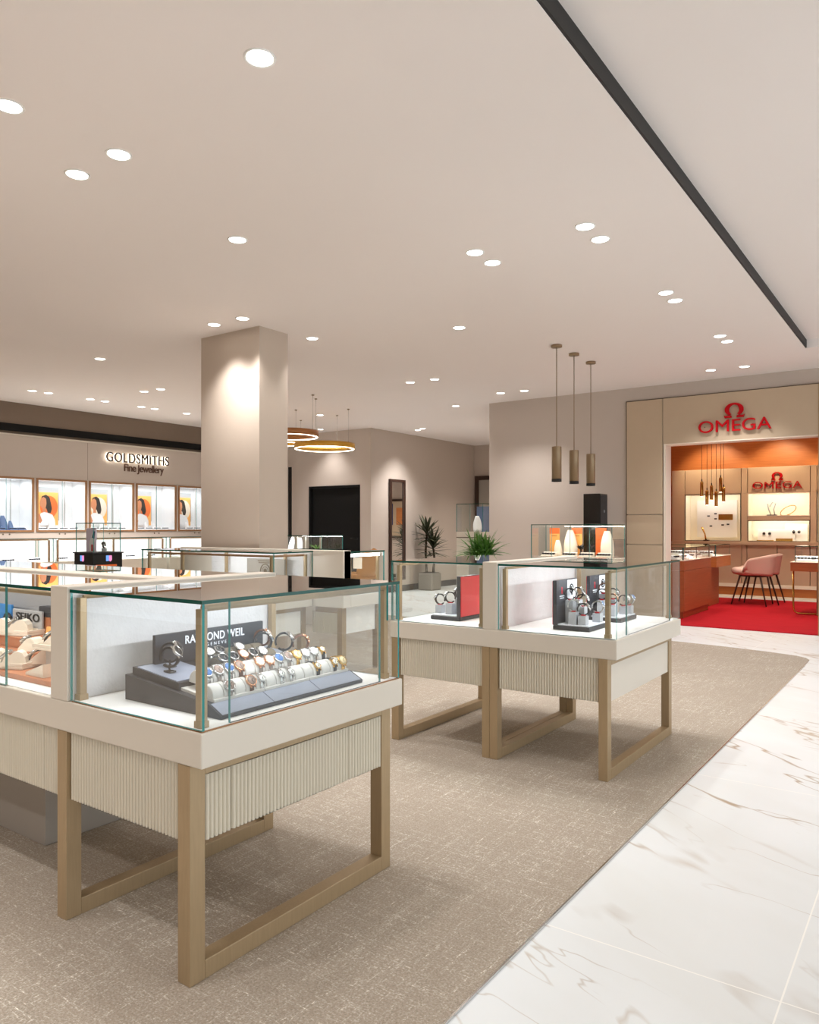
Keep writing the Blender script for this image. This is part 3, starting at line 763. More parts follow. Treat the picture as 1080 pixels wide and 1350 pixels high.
# ------------------------------------------------------------------ watches
def strap_loop(r, w, t, a0, a1, n=30, mi=0):
    """band around the Y axis, angle measured from +Z towards +X"""
    def shape(b):
        prof = [(-w/2, 0), (w/2, 0), (w/2, t), (-w/2, t)]
        rings = []
        for i in range(n+1):
            a = a0+(a1-a0)*i/n; s_, c_ = math.sin(a), math.cos(a)
            taper = 1-.22*min(1, abs((a)/math.pi))
            rings.append([b.bm.verts.new(((r+h)*s_, y*taper, (r+h)*c_)) for y, h in prof])
        for A, B in zip(rings, rings[1:]):
            for k in range(4):
                f = b.bm.faces.new([A[k], A[(k+1) % 4], B[(k+1) % 4], B[k]]); f.smooth = k in (0, 2)
        b.bm.faces.new(rings[0][::-1]); b.bm.faces.new(rings[-1])
        bmesh.ops.recalc_face_normals(b.bm, faces=b.bm.faces[:])
        return b
    return shape
def make_watch(case, dial, strap, r=.0318, full=False, size=.0185, links=False, arc=98):
    """watch around the Y axis; its dial looks along +Z before tilting"""
    t = thing('watch', 'wrist watch', 'watch')
    a = math.pi*.93 if full else R(arc)
    b = MB(); strap_loop(r, .0155, .006 if full else .0022, -a, a)(b)
    if links:
        for k in range(-9, 10):
            an = k*R(9.8)
            if R(30) < abs(an) < a-.05: b.box(-.0022, .0022, -.0072, .0072, r, r+.0032, .0006, mtx=Matrix.Rotation(an, 4, 'Y'))
    obj('strap', b, strap, t)
    cb = MB(); cb.lathe([(.001, r+.0005), (size*.92, r+.0005), (size, r+.003), (size, r+.0068), (size*.95, r+.0085), (size*.82, r+.0092), (size*.80, r+.0080), (.001, r+.0080)], 26)
    for sx in (-1, 1):
        for sy in (-1, 1): cb.box(sx*size*.75-.004, sx*size*.75+.004, sy*.008-.0016, sy*.008+.0016, r, r+.005, .001, mtx=Matrix.Translation((sx*.004, 0, -.001)))
    co = obj('case', cb, case, t)
    d = MB(); d.lathe([(.0005, r+.0081), (size*.80, r+.0081), (size*.80, r+.0086), (.0005, r+.0087)], 26)
    do = obj('dial', d, dial, t)
    h = MB(); h.box(-.0006, .0006, 0, size*.55, r+.0088, r+.0093, mtx=Matrix.Rotation(.6, 4, 'Z')); h.box(-.0008, .0008, 0, size*.4, r+.0088, r+.0093, mtx=Matrix.Rotation(-1.3, 4, 'Z'))
    for k in range(12):
        h.box(-.0005, .0005, size*.62, size*.74, r+.0087, r+.0091, mtx=Matrix.Rotation(k*math.pi/6, 4, 'Z'))
    obj('hands', h, M['dialblack'] if dial not in (M['dialblack'], M['dialblue']) else M['chrome'], do)
    obj('crown', MB().cyl((0, size, r+.005), (0, size+.003, r+.005), .0022, n=10), case, co)
    return t
W = {}
W['steel_white'] = ('steel', 'white', Proto(make_watch(M['chrome'], M['dialwhite'], M['chrome'], links=True)))
W['steel_blue'] = ('steel', 'blue', Proto(make_watch(M['chrome'], M['dialblue'], M['chrome'], links=True)))
W['steel_black'] = ('steel', 'black', Proto(make_watch(M['chrome'], M['dialblack'], M['chrome'], links=True)))
W['steel_taupe'] = ('steel', 'taupe', Proto(make_watch(M['chrome'], M['dialbrown'], M['strapgrey'])))
W['rose_white'] = ('rose gold', 'white', Proto(make_watch(M['rosegold'], M['dialwhite'], M['strapgrey'])))
W['rose_brown'] = ('rose gold', 'taupe', Proto(make_watch(M['rosegold'], M['dialbrown'], M['strapbrown'])))
W['gold_cream'] = ('gold', 'champagne', Proto(make_watch(M['gold'], M['dialcream'], M['gold'], links=True)))
W['steel_dark'] = ('steel', 'black', Proto(make_watch(M['chrome'], M['dialblack'], M['strapblack'])))
W['small_gold'] = ('gold', 'white', Proto(make_watch(M['gold'], M['dialwhite'], M['strapblack'], size=.012)))
W['small_steel'] = ('steel', 'white', Proto(make_watch(M['chrome'], M['dialwhite'], M['chrome'], size=.012, links=True)))
WS = {'steel_black': Proto(make_watch(M['chrome'], M['dialblack'], M['chrome'], r=.041, size=.0225, links=True, arc=60)), 'steel_dark': Proto(make_watch(M['chrome'], M['dialblack'], M['strapblack'], r=.041, size=.0225, arc=60)),
      'steel_blue': Proto(make_watch(M['chrome'], M['dialblue'], M['strapblack'], r=.041, size=.0225, arc=60)), 'steel_white': Proto(make_watch(M['chrome'], M['dialwhite'], M['chrome'], r=.041, size=.0225, links=True, arc=60))}
WF = {}
WF['black'] = ('black dial', Proto(make_watch(M['chrome'], M['dialblack'], M['strapblack'], r=.026, full=True, size=.019)))
WF['steel'] = ('steel bracelet', Proto(make_watch(M['chrome'], M['dialblue'], M['chrome'], r=.026, full=True, size=.019, links=True)))
WF['white'] = ('white dial', Proto(make_watch(M['chrome'], M['dialwhite'], M['strapblack'], r=.026, full=True, size=.018)))
WF['rose'] = ('rose gold case', Proto(make_watch(M['rosegold'], M['dialwhite'], M['strapbrown'], r=.024, full=True, size=.014)))
ORD = ['first', 'second', 'third', 'fourth', 'fifth', 'sixth', 'seventh', 'eighth', 'ninth', 'tenth', 'eleventh', 'twelfth', 'thirteenth', 'fourteenth', 'fifteenth', 'sixteenth', 'seventeenth', 'eighteenth']

# ---- stepped black watch display in island A
Z0 = ZT+.0045
ds = thing('watch_display', 'black stepped watch display with lettered back board inside the foreground glass counter', 'watch display', (-1.8, 1.68, Z0))
prof = [(-2.035, 0), (-1.602, 0), (-1.600, .010), (-1.650, .034), (-1.745, .046), (-2.035, .076)]
def xz_prism(b, prof, y0, y1, z, mi=0):
    return b.prism([(x, zz) for x, zz in prof], y1-y0, Matrix(((1, 0, 0, 0), (0, 0, -1, y1), (0, 1, 0, z), (0, 0, 0, 1))), mi)
obj('base', xz_prism(MB(), prof, 1.375, 1.985, Z0), M['charcoal'], ds)
b = MB()
for y0, y1 in ((1.39, 1.545), (1.79, 1.92)):
    xz_prism(b, [(-2.02, .0745), (-2.02, .098), (-1.80, .074), (-1.80, .052)], y0, y1, Z0)
xz_prism(b, [(-2.02, .0745), (-2.02, .092), (-1.80, .068), (-1.80, .052)], 1.5455, 1.7895, Z0)
obj('step', b, M['charcoal'], ds)
b = MB()
for y0, y1, n in ((1.395, 1.54, 1), (1.795, 1.915, 1)):
    xz_prism(b, [(-2.005, .0965), (-2.005, .0985), (-1.815, .0777), (-1.815, .0757)], y0, y1, Z0)
obj('top_plate', b, M['bluegrey'], ds)
b = MB()
for y0, y1 in ((1.382, 1.575), (1.578, 1.775), (1.778, 1.978)):
    xz_prism(b, [(-1.652, .0338), (-1.604, .0108), (-1.6025, .0125), (-1.651, .0355)], y0, y1, Z0)
obj('front_plate', b, M['bluegrey'], ds)
b = MB()
for k in range(3):
    me = text_mesh('RAYMOND WEIL', .06, .006, .0006)
    # lies on the sloping front lip, reads towards +Y
    ang = math.atan2(.023, .048)
    fm = Matrix.Translation((-1.6215, 1.44+.2*k, Z0+.0206)) @ Matrix.Rotation(ang, 4, 'Y') @ Matrix(((0, -1, 0, 0), (1, 0, 0, 0), (0, 0, 1, 0), (0, 0, 0, 1)))
    b.mesh(me, fm)
obj('small_lettering', b, M['white'], ds)
bd = obj('back_board', MB().box(-2.008, -1.994, 1.452, 1.905, Z0+.07, .864, .001), M['charcoal'], ds)
b = MB(); b.mesh(text_mesh('RAYMOND WEIL', .250, .027, .0012, 1.05, .012), frame_posX((-1.9935, 1.565, .824)))
b.mesh(text_mesh('GENEVE', .085, .0105, .001, 1.7), frame_posX((-1.9935, 1.650, .8065)))
obj('lettering', b, M['whiteprint'], bd, 'pale lettering on black board')
for a, c in ((1.398, 1.588), (1.591, 1.783), (1.786, 1.975)):
    obj('cuff_tray', xz_prism(MB(), [(-1.80, .052), (-1.80, .060), (-1.655, .042), (-1.655, .034)], a, c, Z0), M['cuff'], ds)
# cuffs: padded half cylinders along Y
def make_cuff(m, w=.0385, r=.031):
    t = MB(); n = 14; b = bmesh.new()
    def prof(rr): return [(rr*math.cos(math.pi*k/n+R(0)), rr*math.sin(math.pi*k/n)) for k in range(n+1)]
    rings = []
    for y, rr in ((-w/2, r*.93), (-w/2+.003, r), (w/2-.003, r), (w/2, r*.93)):
        rings.append([b.verts.new((x, y, z)) for x, z in prof(rr)]+[b.verts.new((-rr, y, -.008)), b.verts.new((rr, y, -.008))])
    N = n+3
    for A, B in zip(rings, rings[1:]):
        for k in range(N):
            f = b.faces.new([A[k], A[(k+1) % N], B[(k+1) % N], B[k]]); f.smooth = k < n
    b.faces.new(rings[0]); b.faces.new(rings[-1]); bmesh.ops.recalc_face_normals(b, faces=b.faces[:])
    t.add(b)
    o = obj('watch_cuff', t, m); tag(o, 'padded watch cuff', 'watch cuff'); return o
cuffL = Proto(make_cuff(M['cuff'])); cuffD = Proto(make_cuff(M['cuffdark'], r=.029))
TILT = R(-4)
def cuff_row(x, zc, y0, n, pitch, proto, look, rowname, plan, tilt, group):
    for i in range(n):
        y = y0+i*pitch
        rm = Matrix.Rotation(R(7), 4, 'Y')
        proto.put((x, y, zc), 0, '%s padded cuff, %s from left, %s row of black watch display' % (look, ORD[i], rowname), group, rotm=rm)
        k = plan.get(i)
        if k:
            c, d, p = W[k]
            p.put((x, y, zc), 0, '%s watch with %s dial, %s cuff from left, %s row of black display' % (c, d, ORD[i], rowname), 'watches on the black stepped display', rotm=Matrix.Rotation(tilt, 4, 'Y') )
cuff_row(-1.693, Z0+.050, 1.419, 14, .0412, cuffL, 'pale grey', 'front', {1: 'steel_taupe', 3: 'rose_brown', 4: 'small_steel', 6: 'small_steel', 7: 'small_steel', 10: 'small_gold', 12: 'small_gold', 13: 'gold_cream'}, R(52), 'pale grey cuffs in the front row')
cuff_row(-1.763, Z0+.079, 1.440, 13, .0412, cuffL, 'pale grey', 'second', {0: 'steel_blue', 1: 'steel_taupe', 2: 'steel_blue', 3: 'rose_brown', 5: 'rose_white', 6: 'rose_white', 7: 'steel_blue', 8: 'steel_taupe', 9: 'gold_cream', 10: 'steel_white', 11: 'steel_white', 12: 'small_gold'}, R(44), 'pale grey cuffs in the second row')
cuff_row(-1.842, Z0+.090, 1.573, 6, .0412, cuffD, 'dark taupe', 'third', {0: 'steel_black', 1: 'steel_black', 2: 'rose_white', 3: 'steel_dark', 4: 'steel_white'}, R(36), 'dark taupe cuffs behind the pale rows')
cuff_row(-1.906, Z0+.102, 1.573, 6, .0412, cuffD, 'dark taupe', 'rearmost', {0: 'steel_white', 1: 'steel_dark', 3: 'steel_white'}, R(34), 'dark taupe cuffs behind the pale rows')
# watches standing on open ring stands
def make_ringstand():
    t = thing('watch_stand', 'small black watch stand', 'watch stand')
    obj('foot', MB().box(-.016, .016, -.012, .012, 0, .006, .002), M['blackgloss'], t)
    b = MB(); b.tube([(0, 0, .005), (-.004, 0, .014), (-.002, 0, .022)], .003, 8); obj('arm', b, M['blackgloss'], t)
    return t
rs = Proto(make_ringstand())
for i, (x, y, z, k, w) in enumerate(((-1.90, 1.435, .087, 'black', 'leftmost, beside the back board'), (-1.95, 1.475, .091, 'black', 'second from left, against the back board'), (-1.90, 1.815, .087, 'white', 'just right of the lettering'), (-1.95, 1.86, .091, 'rose', 'behind the right hand group'), (-1.86, 1.875, .083, 'white', 'near the right end'), (-1.83, 1.925, .074, 'rose', 'rightmost of them'))):
    rs.put((x, y, Z0+z), 0, 'small black ring stand on the black display, %s' % w, 'ring stands on the black display')
    WF[k][1].put((x, y, Z0+z+.046), 0, 'upright watch with %s on black display, %s' % (WF[k][0], w), 'upright watches on the black display', rotm=Matrix.Rotation(R(25+15*(i % 3)), 4, 'Z') @ Matrix.Rotation(R(52), 4, 'Y'))

# ---- displays with boards in island B
def make_boarddisplay(flip=False):
    t = thing('watch_display', 'black watch display', 'watch display')
    obj('base', MB().box(-.012, .185, -.13, .13, 0, .022, .004), M['charcoal'], t)
    obj('plate', MB().box(.012, .178, -.122, .122, .0221, .030, .002), M['whiteprint'], t)
    bo = obj('back_board', MB().box(-.012, .010, -.13, .13, .0222, .250, .002), M['charcoal2'], t)
    obj('back_sheet', MB().box(-.0165, -.0122, -.125, .125, .024, .246, .001), M['red'], bo, 'red sheet on the back of the board')
    pr = obj('printed_panel', MB().box(.0102, .0125, .0, .125, .031, .246), M['whiteprint'], bo, 'white printed half of the board')
    b = MB(); b.tube([(.0128, .05+.022*math.cos(a*math.pi/8), .20+.022*math.sin(a*math.pi/8)) for a in range(16)], .004, 6, closed=True); b.sphere((.0126, .05, .20), .013, sx=.1)
    obj('printed_watch', b, M['dialblack'], pr)
    b = MB(); b.sphere((.0102, -.065, .207), .0085, sx=.12, sz=1.0); b.prism([(-.005, 0), (.005, 0), (.008, .020), (-.008, .020)], .0012, frame_posX((.0100, -.065, .178)))
    obj('emblem', b, M['redplastic'], bo, 'small red emblem')
    b = MB(); b.box(.0100, .0112, -.095, -.035, .164, .170); b.box(.0100, .0112, -.09, -.04, .154, .159)
    obj('print_lines', b, M['whiteprint'], bo)
    return t
bdp = Proto(make_boarddisplay())
def make_block(h):
    t = thing('watch_stand', 'grey block watch stand', 'watch stand')
    obj('block', MB().box(-.021, .021, -.021, .021, 0, h, .0015), M['block'], t)
    obj('clip', MB().box(-.012, .012, -.010, .010, h+.0001, h+.007, .002), M['redplastic'], t)
    return t
bk = {h: Proto(make_block(h)) for h in (.045, .062, .085, .115)}
def board_display(x, y, rot, lab, where, spots):
    bdp.put((x, y, Z0), rot, lab, 'black board displays in the two bay counter')
    for i, (u, v, h, k, yaw) in enumerate(spots):
        c, s = math.cos(rot), math.sin(rot); px, py = x+u*c-v*s, y+u*s+v*c
        bk[h].put((px, py, Z0+.0302), rot, 'grey block stand, %s from the front on the %s' % (['first', 'second', 'third', 'fourth', 'fifth', 'sixth'][i], where), 'grey block stands on the board displays')
        WF[k][1].put((px, py, Z0+.0302+h+.033), 0, 'upright watch with %s, %s from the front on the %s' % (WF[k][0], ['first', 'second', 'third', 'fourth', 'fifth', 'sixth'][i], where), 'upright watches in the two bay counter', rotm=Matrix.Rotation(rot+R(yaw), 4, 'Z') @ Matrix.Rotation(R(58), 4, 'Y'))
board_display(-1.625, 3.71, 0, 'black board display with red emblem nearest the front glass of the right bay', 'near black display', [(.135, -.085, .045, 'black', 20), (.085, -.09, .062, 'steel', 25), (.045, -.035, .115, 'black', 20), (.105, -.03, .085, 'white', 15), (.15, .07, .045, 'steel', 10), (.055, .03, .115, 'black', 15)])
board_display(-1.625, 4.16, 0, 'black board display with red emblem farther back in the right bay', 'far black display', [(.12, -.085, .062, 'rose', 15), (.06, -.085, .085, 'black', 20), (.05, -.03, .115, 'rose', 10), (.10, -.02, .085, 'black', 10), (.14, .04, .045, 'white', 5), (.15, .095, .045, 'steel', 0)])
board_display(-2.205, 3.71, math.pi, 'black watch display seen from behind with red back sheet in the left bay', 'display with the red back', [(.17, .05, .045, 'black', 10), (.085, .075, .062, 'black', 15), (.05, .03, .085, 'white', 5)])

# ---- tan tray bay of island A
tb = thing('watch_display', 'tan wooden watch display base in the left bay of the foreground counter', 'watch display', (-2.8, 1.47, Z0))
obj('base', MB().box(-3.35, -2.33, 1.335, 1.635, Z0, Z0+.018, .002), M['tanwood'], tb)
obj('riser', MB().box(-3.30, -2.735, 1.465, 1.63, Z0+.0181, Z0+.060, .002), M['tanwood'], tb)
obj('riser', MB().box(-3.30, -2.86, 1.490, 1.63, Z0+.0601, Z0+.100, .002), M['tanwood'], tb)
col = obj('column', MB().box(-2.935, -2.865, 1.602, 1.635, Z0+.1001, .845, .002), M['tanwood'], tb)
obj('cap', MB().box(-2.945, -2.855, 1.600, 1.640, .8451, .885, .002), M['charcoal'], col)
sg = thing('sign_plate', 'grey brand plate with black lettering in the left bay of the foreground counter', 'sign', (-3.0, 1.58, Z0+.1))
obj('plate', MB().box(-3.125, -2.90, 1.588, 1.597, Z0+.1002, .866, .002), M['weave'], sg)
obj('lettering', MB().mesh(text_mesh('SEIKO', .178, .032, .003, 1.05, .012), frame_negY((-3.093, 1.5875, .823))), M['black'], sg)
ps = thing('display_card', 'blue picture card at the left edge of the photo beside the grey brand plate', 'display card', (-3.2, 1.58, Z0+.1))
obj('card', MB().box(-3.34, -3.135, 1.588, 1.597, Z0+.1002, .880, .001), M['blueprint'], ps)
b = MB(); b.tube([(-3.16+.026*math.cos(a*math.pi/8), 1.586, .815+.026*math.sin(a*math.pi/8)) for a in range(16)], .008, 6, closed=True); b.box(-3.18, -3.14, 1.5845, 1.588, .778, .795)
obj('printed_watch', b, M['dialblack'], ps)
oc = thing('display_card', 'small yellow card leaning behind the raised white tray in the left bay', 'display card', (-2.79, 1.54, Z0+.06))
obj('card', MB().prism([(0, 0), (.035, 0), (.060, .085), (.030, .085)], .006, frame_negY((-2.815, 1.55, Z0+.0603))), M['amber'], oc)
def make_tray(w, d):
    t = thing('watch_tray', 'white watch tray', 'tray')
    b = MB(); b.box(-w/2, w/2, -d/2, d/2, 0, .012, .003); b.box(-w/2, w/2, -d/2, -d/2+.005, .012, .022, .001); b.box(-w/2, w/2, d/2-.005, d/2, .012, .022, .001)
    b.box(-w/2, -w/2+.005, -d/2+.005, d/2-.005, .012, .022, .001); b.box(w/2-.005, w/2, -d/2+.005, d/2-.005, .012, .022, .001)
    obj('tray', b, M['bust'], t); return t
def make_wedge():
    prof = [(-.042, 0), (.042, 0), (.045, .012), (.042, .030), (.032, .045), (.018, .051), (.004, .047), (-.015, .032), (-.042, .008)]
    b = MB(); xz_prism(b, prof, -.023, .023, 0); o = obj('watch_cushion', b, M['bust']); tag(o, 'cream wedge cushion', 'cushion'); return o
wd = Proto(make_wedge())
def seiko(px, y, z, rot, w, d, wl, nm):
    t = make_tray(w, d); place(t, (px, y, z), rot); t['label'] = 'white tray %s in left foreground bay' % nm; t['group'] = 'white trays in the left bay'
    for i, (wx, wy, k) in enumerate(wl):
        wd.put((wx, wy, z+.0125), rot+R(24), 'cream wedge cushion %s, %s in left foreground bay' % (['at the front', 'behind it', 'to the left'][i], nm), 'wedge cushions in the left bay')
        c0, d0, p = W[k]
        rm = Matrix.Rotation(rot+R(24), 4, 'Z')
        o_ = rm @ Vector((.000, 0, 0)); p = WS[k]
        p.put((wx+o_.x, wy+o_.y, z+.0125+.005), 0, '%s dialled %s watch, %s cushion %s in left bay' % (d0, c0, ['front', 'rear', 'left'][i], nm), 'watches in the left bay', rotm=rm @ Matrix.Rotation(R(-38), 4, 'Y'))
seiko(-2.800, 1.408, Z0+.0185, R(22), .25, .155, [(-2.715, 1.385, 'steel_black'), (-2.672, 1.463, 'steel_dark'), (-2.82, 1.365, 'steel_black')], 'on lowest tray')
seiko(-3.005, 1.530, Z0+.1005, R(14), .24, .085, [(-2.955, 1.525, 'steel_black'), (-3.06, 1.50, 'steel_blue')], 'on tray by brand plate')
seiko(-2.585, 1.462, .7655, R(8), .13, .085, [(-2.575, 1.462, 'steel_dark')], 'on raised tray by divider')
wd.put((-2.80, 1.492, Z0+.0605), R(14), 'cream wedge cushion on the tan riser, between lowest and upper white trays', 'wedge cushions in the left bay')
WS['steel_white'].put((-2.80, 1.492, Z0+.0605+.005), 0, 'white dialled steel watch on the tan riser cushion in left foreground bay', 'watches in the left bay', rotm=Matrix.Rotation(R(14), 4, 'Z') @ Matrix.Rotation(R(-38), 4, 'Y'))
pt = thing('tray_pedestal', 'clear grey pedestal carrying the raised tray by the cream divider', 'pedestal', (-2.58, 1.46, Z0+.02))
obj('stem', MB().box(-2.605, -2.56, 1.44, 1.485, Z0+.0185, .7652, .002), M['silver'], pt)
sl = thing('bracelet_ramp', 'low white sloping ramp with a steel bracelet at the front of the tan base', 'display ramp', (-2.53, 1.37, Z0+.02))
obj('ramp', MB().prism([(-.055, 0), (.055, 0), (.055, .045), (-.055, .008)], .04, frame_negY((-2.515, 1.39, Z0+.0185))), M['bust'], sl)
b = MB()
for k in range(8): b.box(-.005, .005, -.007, .007, 0, .004, .001, mtx=Matrix.Translation((-2.55+.0105*k, 1.37, Z0+.032+.0035*k)) @ Matrix.Rotation(-.33, 4, 'Y'))
obj('bracelet', b, M['chrome'], sl)

# ------------------------------------------------------------------ jewellery props
def make_bust(m, h=.16, w=.09):
    t = MB()
    def fn(u, v):
        a = (u-.5)*math.pi*.9; zz = v*h
        ww = w*(.5-.30*v**1.6+.10*math.sin(v*3)); dp = .05*(1-.4*v)
        return Vector((ww*math.sin(a)*1.0, -dp*math.cos(a)*(1-.3*v)+.035*v, zz))
    t.grid(fn, 12, 10, th=.006); t.box(-w*.42, w*.42, -.04, .035, -.008, .0, .002)
    o = obj('necklace_bust', t, m); tag(o, 'necklace bust', 'necklace bust'); return o
def make_cone(m):
    o = obj('ring_cone', MB().lathe([(.018, 0), (.018, .004), (.013, .006), (.006, .05), (.001, .056)], 16), m); tag(o, 'ring cone', 'ring stand'); return o
def make_pad(m, w=.14, d=.08, name='jewellery_pad'):
    t = thing(name, 'jewellery pad', 'jewellery pad')
    obj('pad', MB().prism([(-d/2, 0), (d/2, 0), (d/2, .05), (-d/2, .012)], w, Matrix(((0, 0, 1, -w/2), (1, 0, 0, 0), (0, 1, 0, 0), (0, 0, 0, 1)))), m, t)
    b = MB()
    for k in range(5):
        x = -w/2+w*(k+.5)/5
        b.tube([(x+.012*math.cos(a*math.pi/5), -.005+.012*math.sin(a*math.pi/5), .034+.005*math.sin(a*math.pi/5)) for a in range(10)], .0035, 5, closed=True)
        b.sphere((x, -.015, .034), .009, n=8)
    obj('rings', b, M['dkstone'], t); return t
P_bw = Proto(make_bust(M['bustw'])); P_bb = Proto(make_bust(M['bustblue'])); P_bc = Proto(make_bust(M['bust'], .22, .11))
P_cw = Proto(make_cone(M['bustw'])); P_pw = Proto(make_pad(M['bustw'])); P_pb = Proto(make_pad(M['bustblue'])); P_pc = Proto(make_pad(M['bust']))

# ------------------------------------------------------------------ wall showcases
def portrait(b_parent, y0, y1, z0, z1, x, variant):
    """flat poster: warm card with a printed figure, facing +X"""
    w, h = y1-y0, z1-z0
    P = obj('poster', MB().box(x-.012, x, y0, y1, z0, z1), M['amber'], b_parent, 'warm toned picture of a person')
    Y = lambda u: y0+u*w; Z = lambda v: z0+v*h
    def flat(name, poly, m, lift):
        obj(name, MB().prism([(u*w, v*h) for u, v in poly], .0012, frame_posX((x+lift, y0, z0))), m, P)
    circ = [(.62+.36*math.cos(a*math.pi/12), .56+.36*math.sin(a*math.pi/12)*.95) for a in range(24)]
    flat('printed_sun', [(min(.98, u), v) for u, v in circ], M['orange'] if variant % 2 else M['bust'], .0004)
    flat('printed_hair', [(.30, .55), (.26, .72), (.34, .88), (.50, .93), (.64, .86), (.70, .68), (.74, .50), (.70, .38), (.58, .36), (.52, .5)], M['hair'], .0016)
    flat('printed_face', [(.27, .58), (.24, .66), (.29, .80), (.40, .86), (.50, .80), (.52, .66), (.48, .52), (.50, .40), (.36, .40), (.37, .50)], M['skin'], .0028)
    flat('printed_blouse', [(.22, 0), (.20, .18), (.28, .36), (.42, .40), (.56, .38), (.76, .32), (.86, .16), (.88, 0)], M['bustw'], .0038)
    flat('printed_hand', [(.10, .12), (.08, .26), (.16, .36), (.24, .34), (.34, .14), (.28, .06)], M['skin'], .005)
    return P
for i, (y0, y1) in enumerate(cases):
    pos = ['with blue busts at the left edge of the photo', 'second from left, with a smiling picture', 'third from left, below the illuminated lettering', 'fourth from left, below the right end of the lettering', 'cut by the left side of the pillar', 'hidden by the pillar'][i]
    s = thing('wall_showcase', 'brown framed lit wall showcase %s' % pos, 'showcase', (WX-.2, (y0+y1)/2, CZ0), 'showcases in the left wall')
    D = .36
    b = MB(); b.box(WX-D-.01, WX-D, y0, y1, CZ0, CZ1); b.box(WX-D, WX-.012, y0, y1, CZ0-.006, CZ0+.004); b.box(WX-D, WX-.012, y0, y1, CZ1-.004, CZ1+.006)
    b.box(WX-D, WX-.012, y0-.004, y0+.006, CZ0+.004, CZ1-.004); b.box(WX-D, WX-.012, y1-.006, y1+.004, CZ0+.004, CZ1-.004)
    obj('body', b, M['interior'], s)
    b = MB(); f = .026
    for (a, c, d, e) in ((y0-.018, y0+f-.018, CZ0-.018, CZ1+.018), (y1+.018-f, y1+.018, CZ0-.018, CZ1+.018), (y0+f-.018, y1+.018-f, CZ0-.018, CZ0-.018+f), (y0+f-.018, y1+.018-f, CZ1+.018-f, CZ1+.018)):
        b.box(WX-.012, WX+.014, a, c, d, e, .002)
    obj('frame', b, M['brown'], s)
    ym = (y0+y1)/2
    for a, c in ((y0+.008, ym-.002), (ym+.002, y1-.008)):
        b = MB(); pane(b, WX-.004, WX+.002, a, c, CZ0+.009, CZ1-.009); obj('glass_door', b, GL, s)
    b = MB()
    for yy in (ym-.045, ym+.045): b.cyl((WX, yy, CZ0-.05), (WX+.006, yy, CZ0-.05), .011, n=12)
    obj('lock', b, M['joint'], s)
    obj('mullion', MB().box(WX-.3, WX-.29, ym+.20, ym+.215, CZ0+.005, CZ1-.005), M['silver'], s)
    if i > 0:
        obj('picture_mount', MB().box(WX-.33, WX-.318, y0+.14, ym+.13, CZ0+.15, CZ1-.09), M['block'], s)
        portrait(s, y0+.10, ym+.105, CZ0+.08, CZ1-.17, WX-.30, i)
    else:
        obj('picture_mount', MB().box(WX-.33, WX-.318, y0+.05, ym-.06, CZ0+.15, CZ1-.09), M['block'], s)
    area((WX-.15, ym, CZ1-.015), (WX-.17, ym, CZ0), 1.7 if i < 5 else 1.2, .6, .12, (.95, .98, 1), 170, (0, 1, 0))
    zf = CZ0+.0045
    nm = ['left edge', 'second', 'third', 'fourth', 'pillar side', 'hidden'][i]+' wall showcase'
    if i == 0:
        for j, (yy, sc_) in enumerate(((5.28, 1.1), (5.40, 1.25), (5.50, .8))):
            P_bb.put((WX-.14, yy, zf+.01), math.pi/2, 'steel blue necklace bust, %s from the left in the showcase at the left edge' % ORD[j], 'blue busts', scale=sc_)
        for j, yy in enumerate((5.33, 5.50, 5.62)):
            P_pb.put((WX-.07, yy, zf), math.pi/2, 'steel blue ring pad, %s from the left at the front of the left edge showcase' % ORD[j], 'blue ring pads', scale=.8)
    elif i < 5:
        for j, (dy, sc_) in enumerate(((.10, .7), (.30, .75), (.46, .6))):
            P_bw.put((WX-.17, y0+dy, zf+.008), math.pi/2, 'white necklace bust, %s from the left in the %s' % (ORD[j], nm), 'white busts in the wall showcases', scale=sc_)
        for j, dy in enumerate((.12, .28, .44, .60)):
            P_pw.put((WX-.075, y0+dy, zf), math.pi/2, 'white ring pad, %s from left in the %s' % (ORD[j], nm), 'white ring pads in the wall showcases', scale=.9)
        for j, dy in enumerate((.38, .54)):
            P_cw.put((WX-.14, y0+dy, zf), 0, 'white ring cone, %s from the left in the %s' % (ORD[j], nm), 'white ring cones in the wall showcases')

# sign on the showcase wall
sg = thing('shop_sign', 'dark halo lit lettering with smaller brown line below on the pale showcase wall', 'sign', (WX, 7.45, 2.2))
hw, hh = 1.165, .150
h0 = text_mesh('GOLDSMITHS', hw, hh, .02, 1.1, 0.0)
obj('lettering', MB().mesh(h0, frame_posX((WX+.045, 6.88, 2.232))), M['joint'] if False else M['darkwood'], sg)
h1 = text_mesh('GOLDSMITHS', hw*.995, hh*.96, .010, 1.1, -.004)
obj('halo_light', MB().mesh(h1, frame_posX((WX+.026, 6.883, 2.235))), M['halo'], sg, 'glowing backs of the letters')
obj('lower_lettering', MB().mesh(text_mesh('Fine Jewellery', .75, .160, .012, .92, .006), frame_posX((WX+.002, 7.228, 2.060))), M['strapbrown'], sg, 'smaller brown lettering')

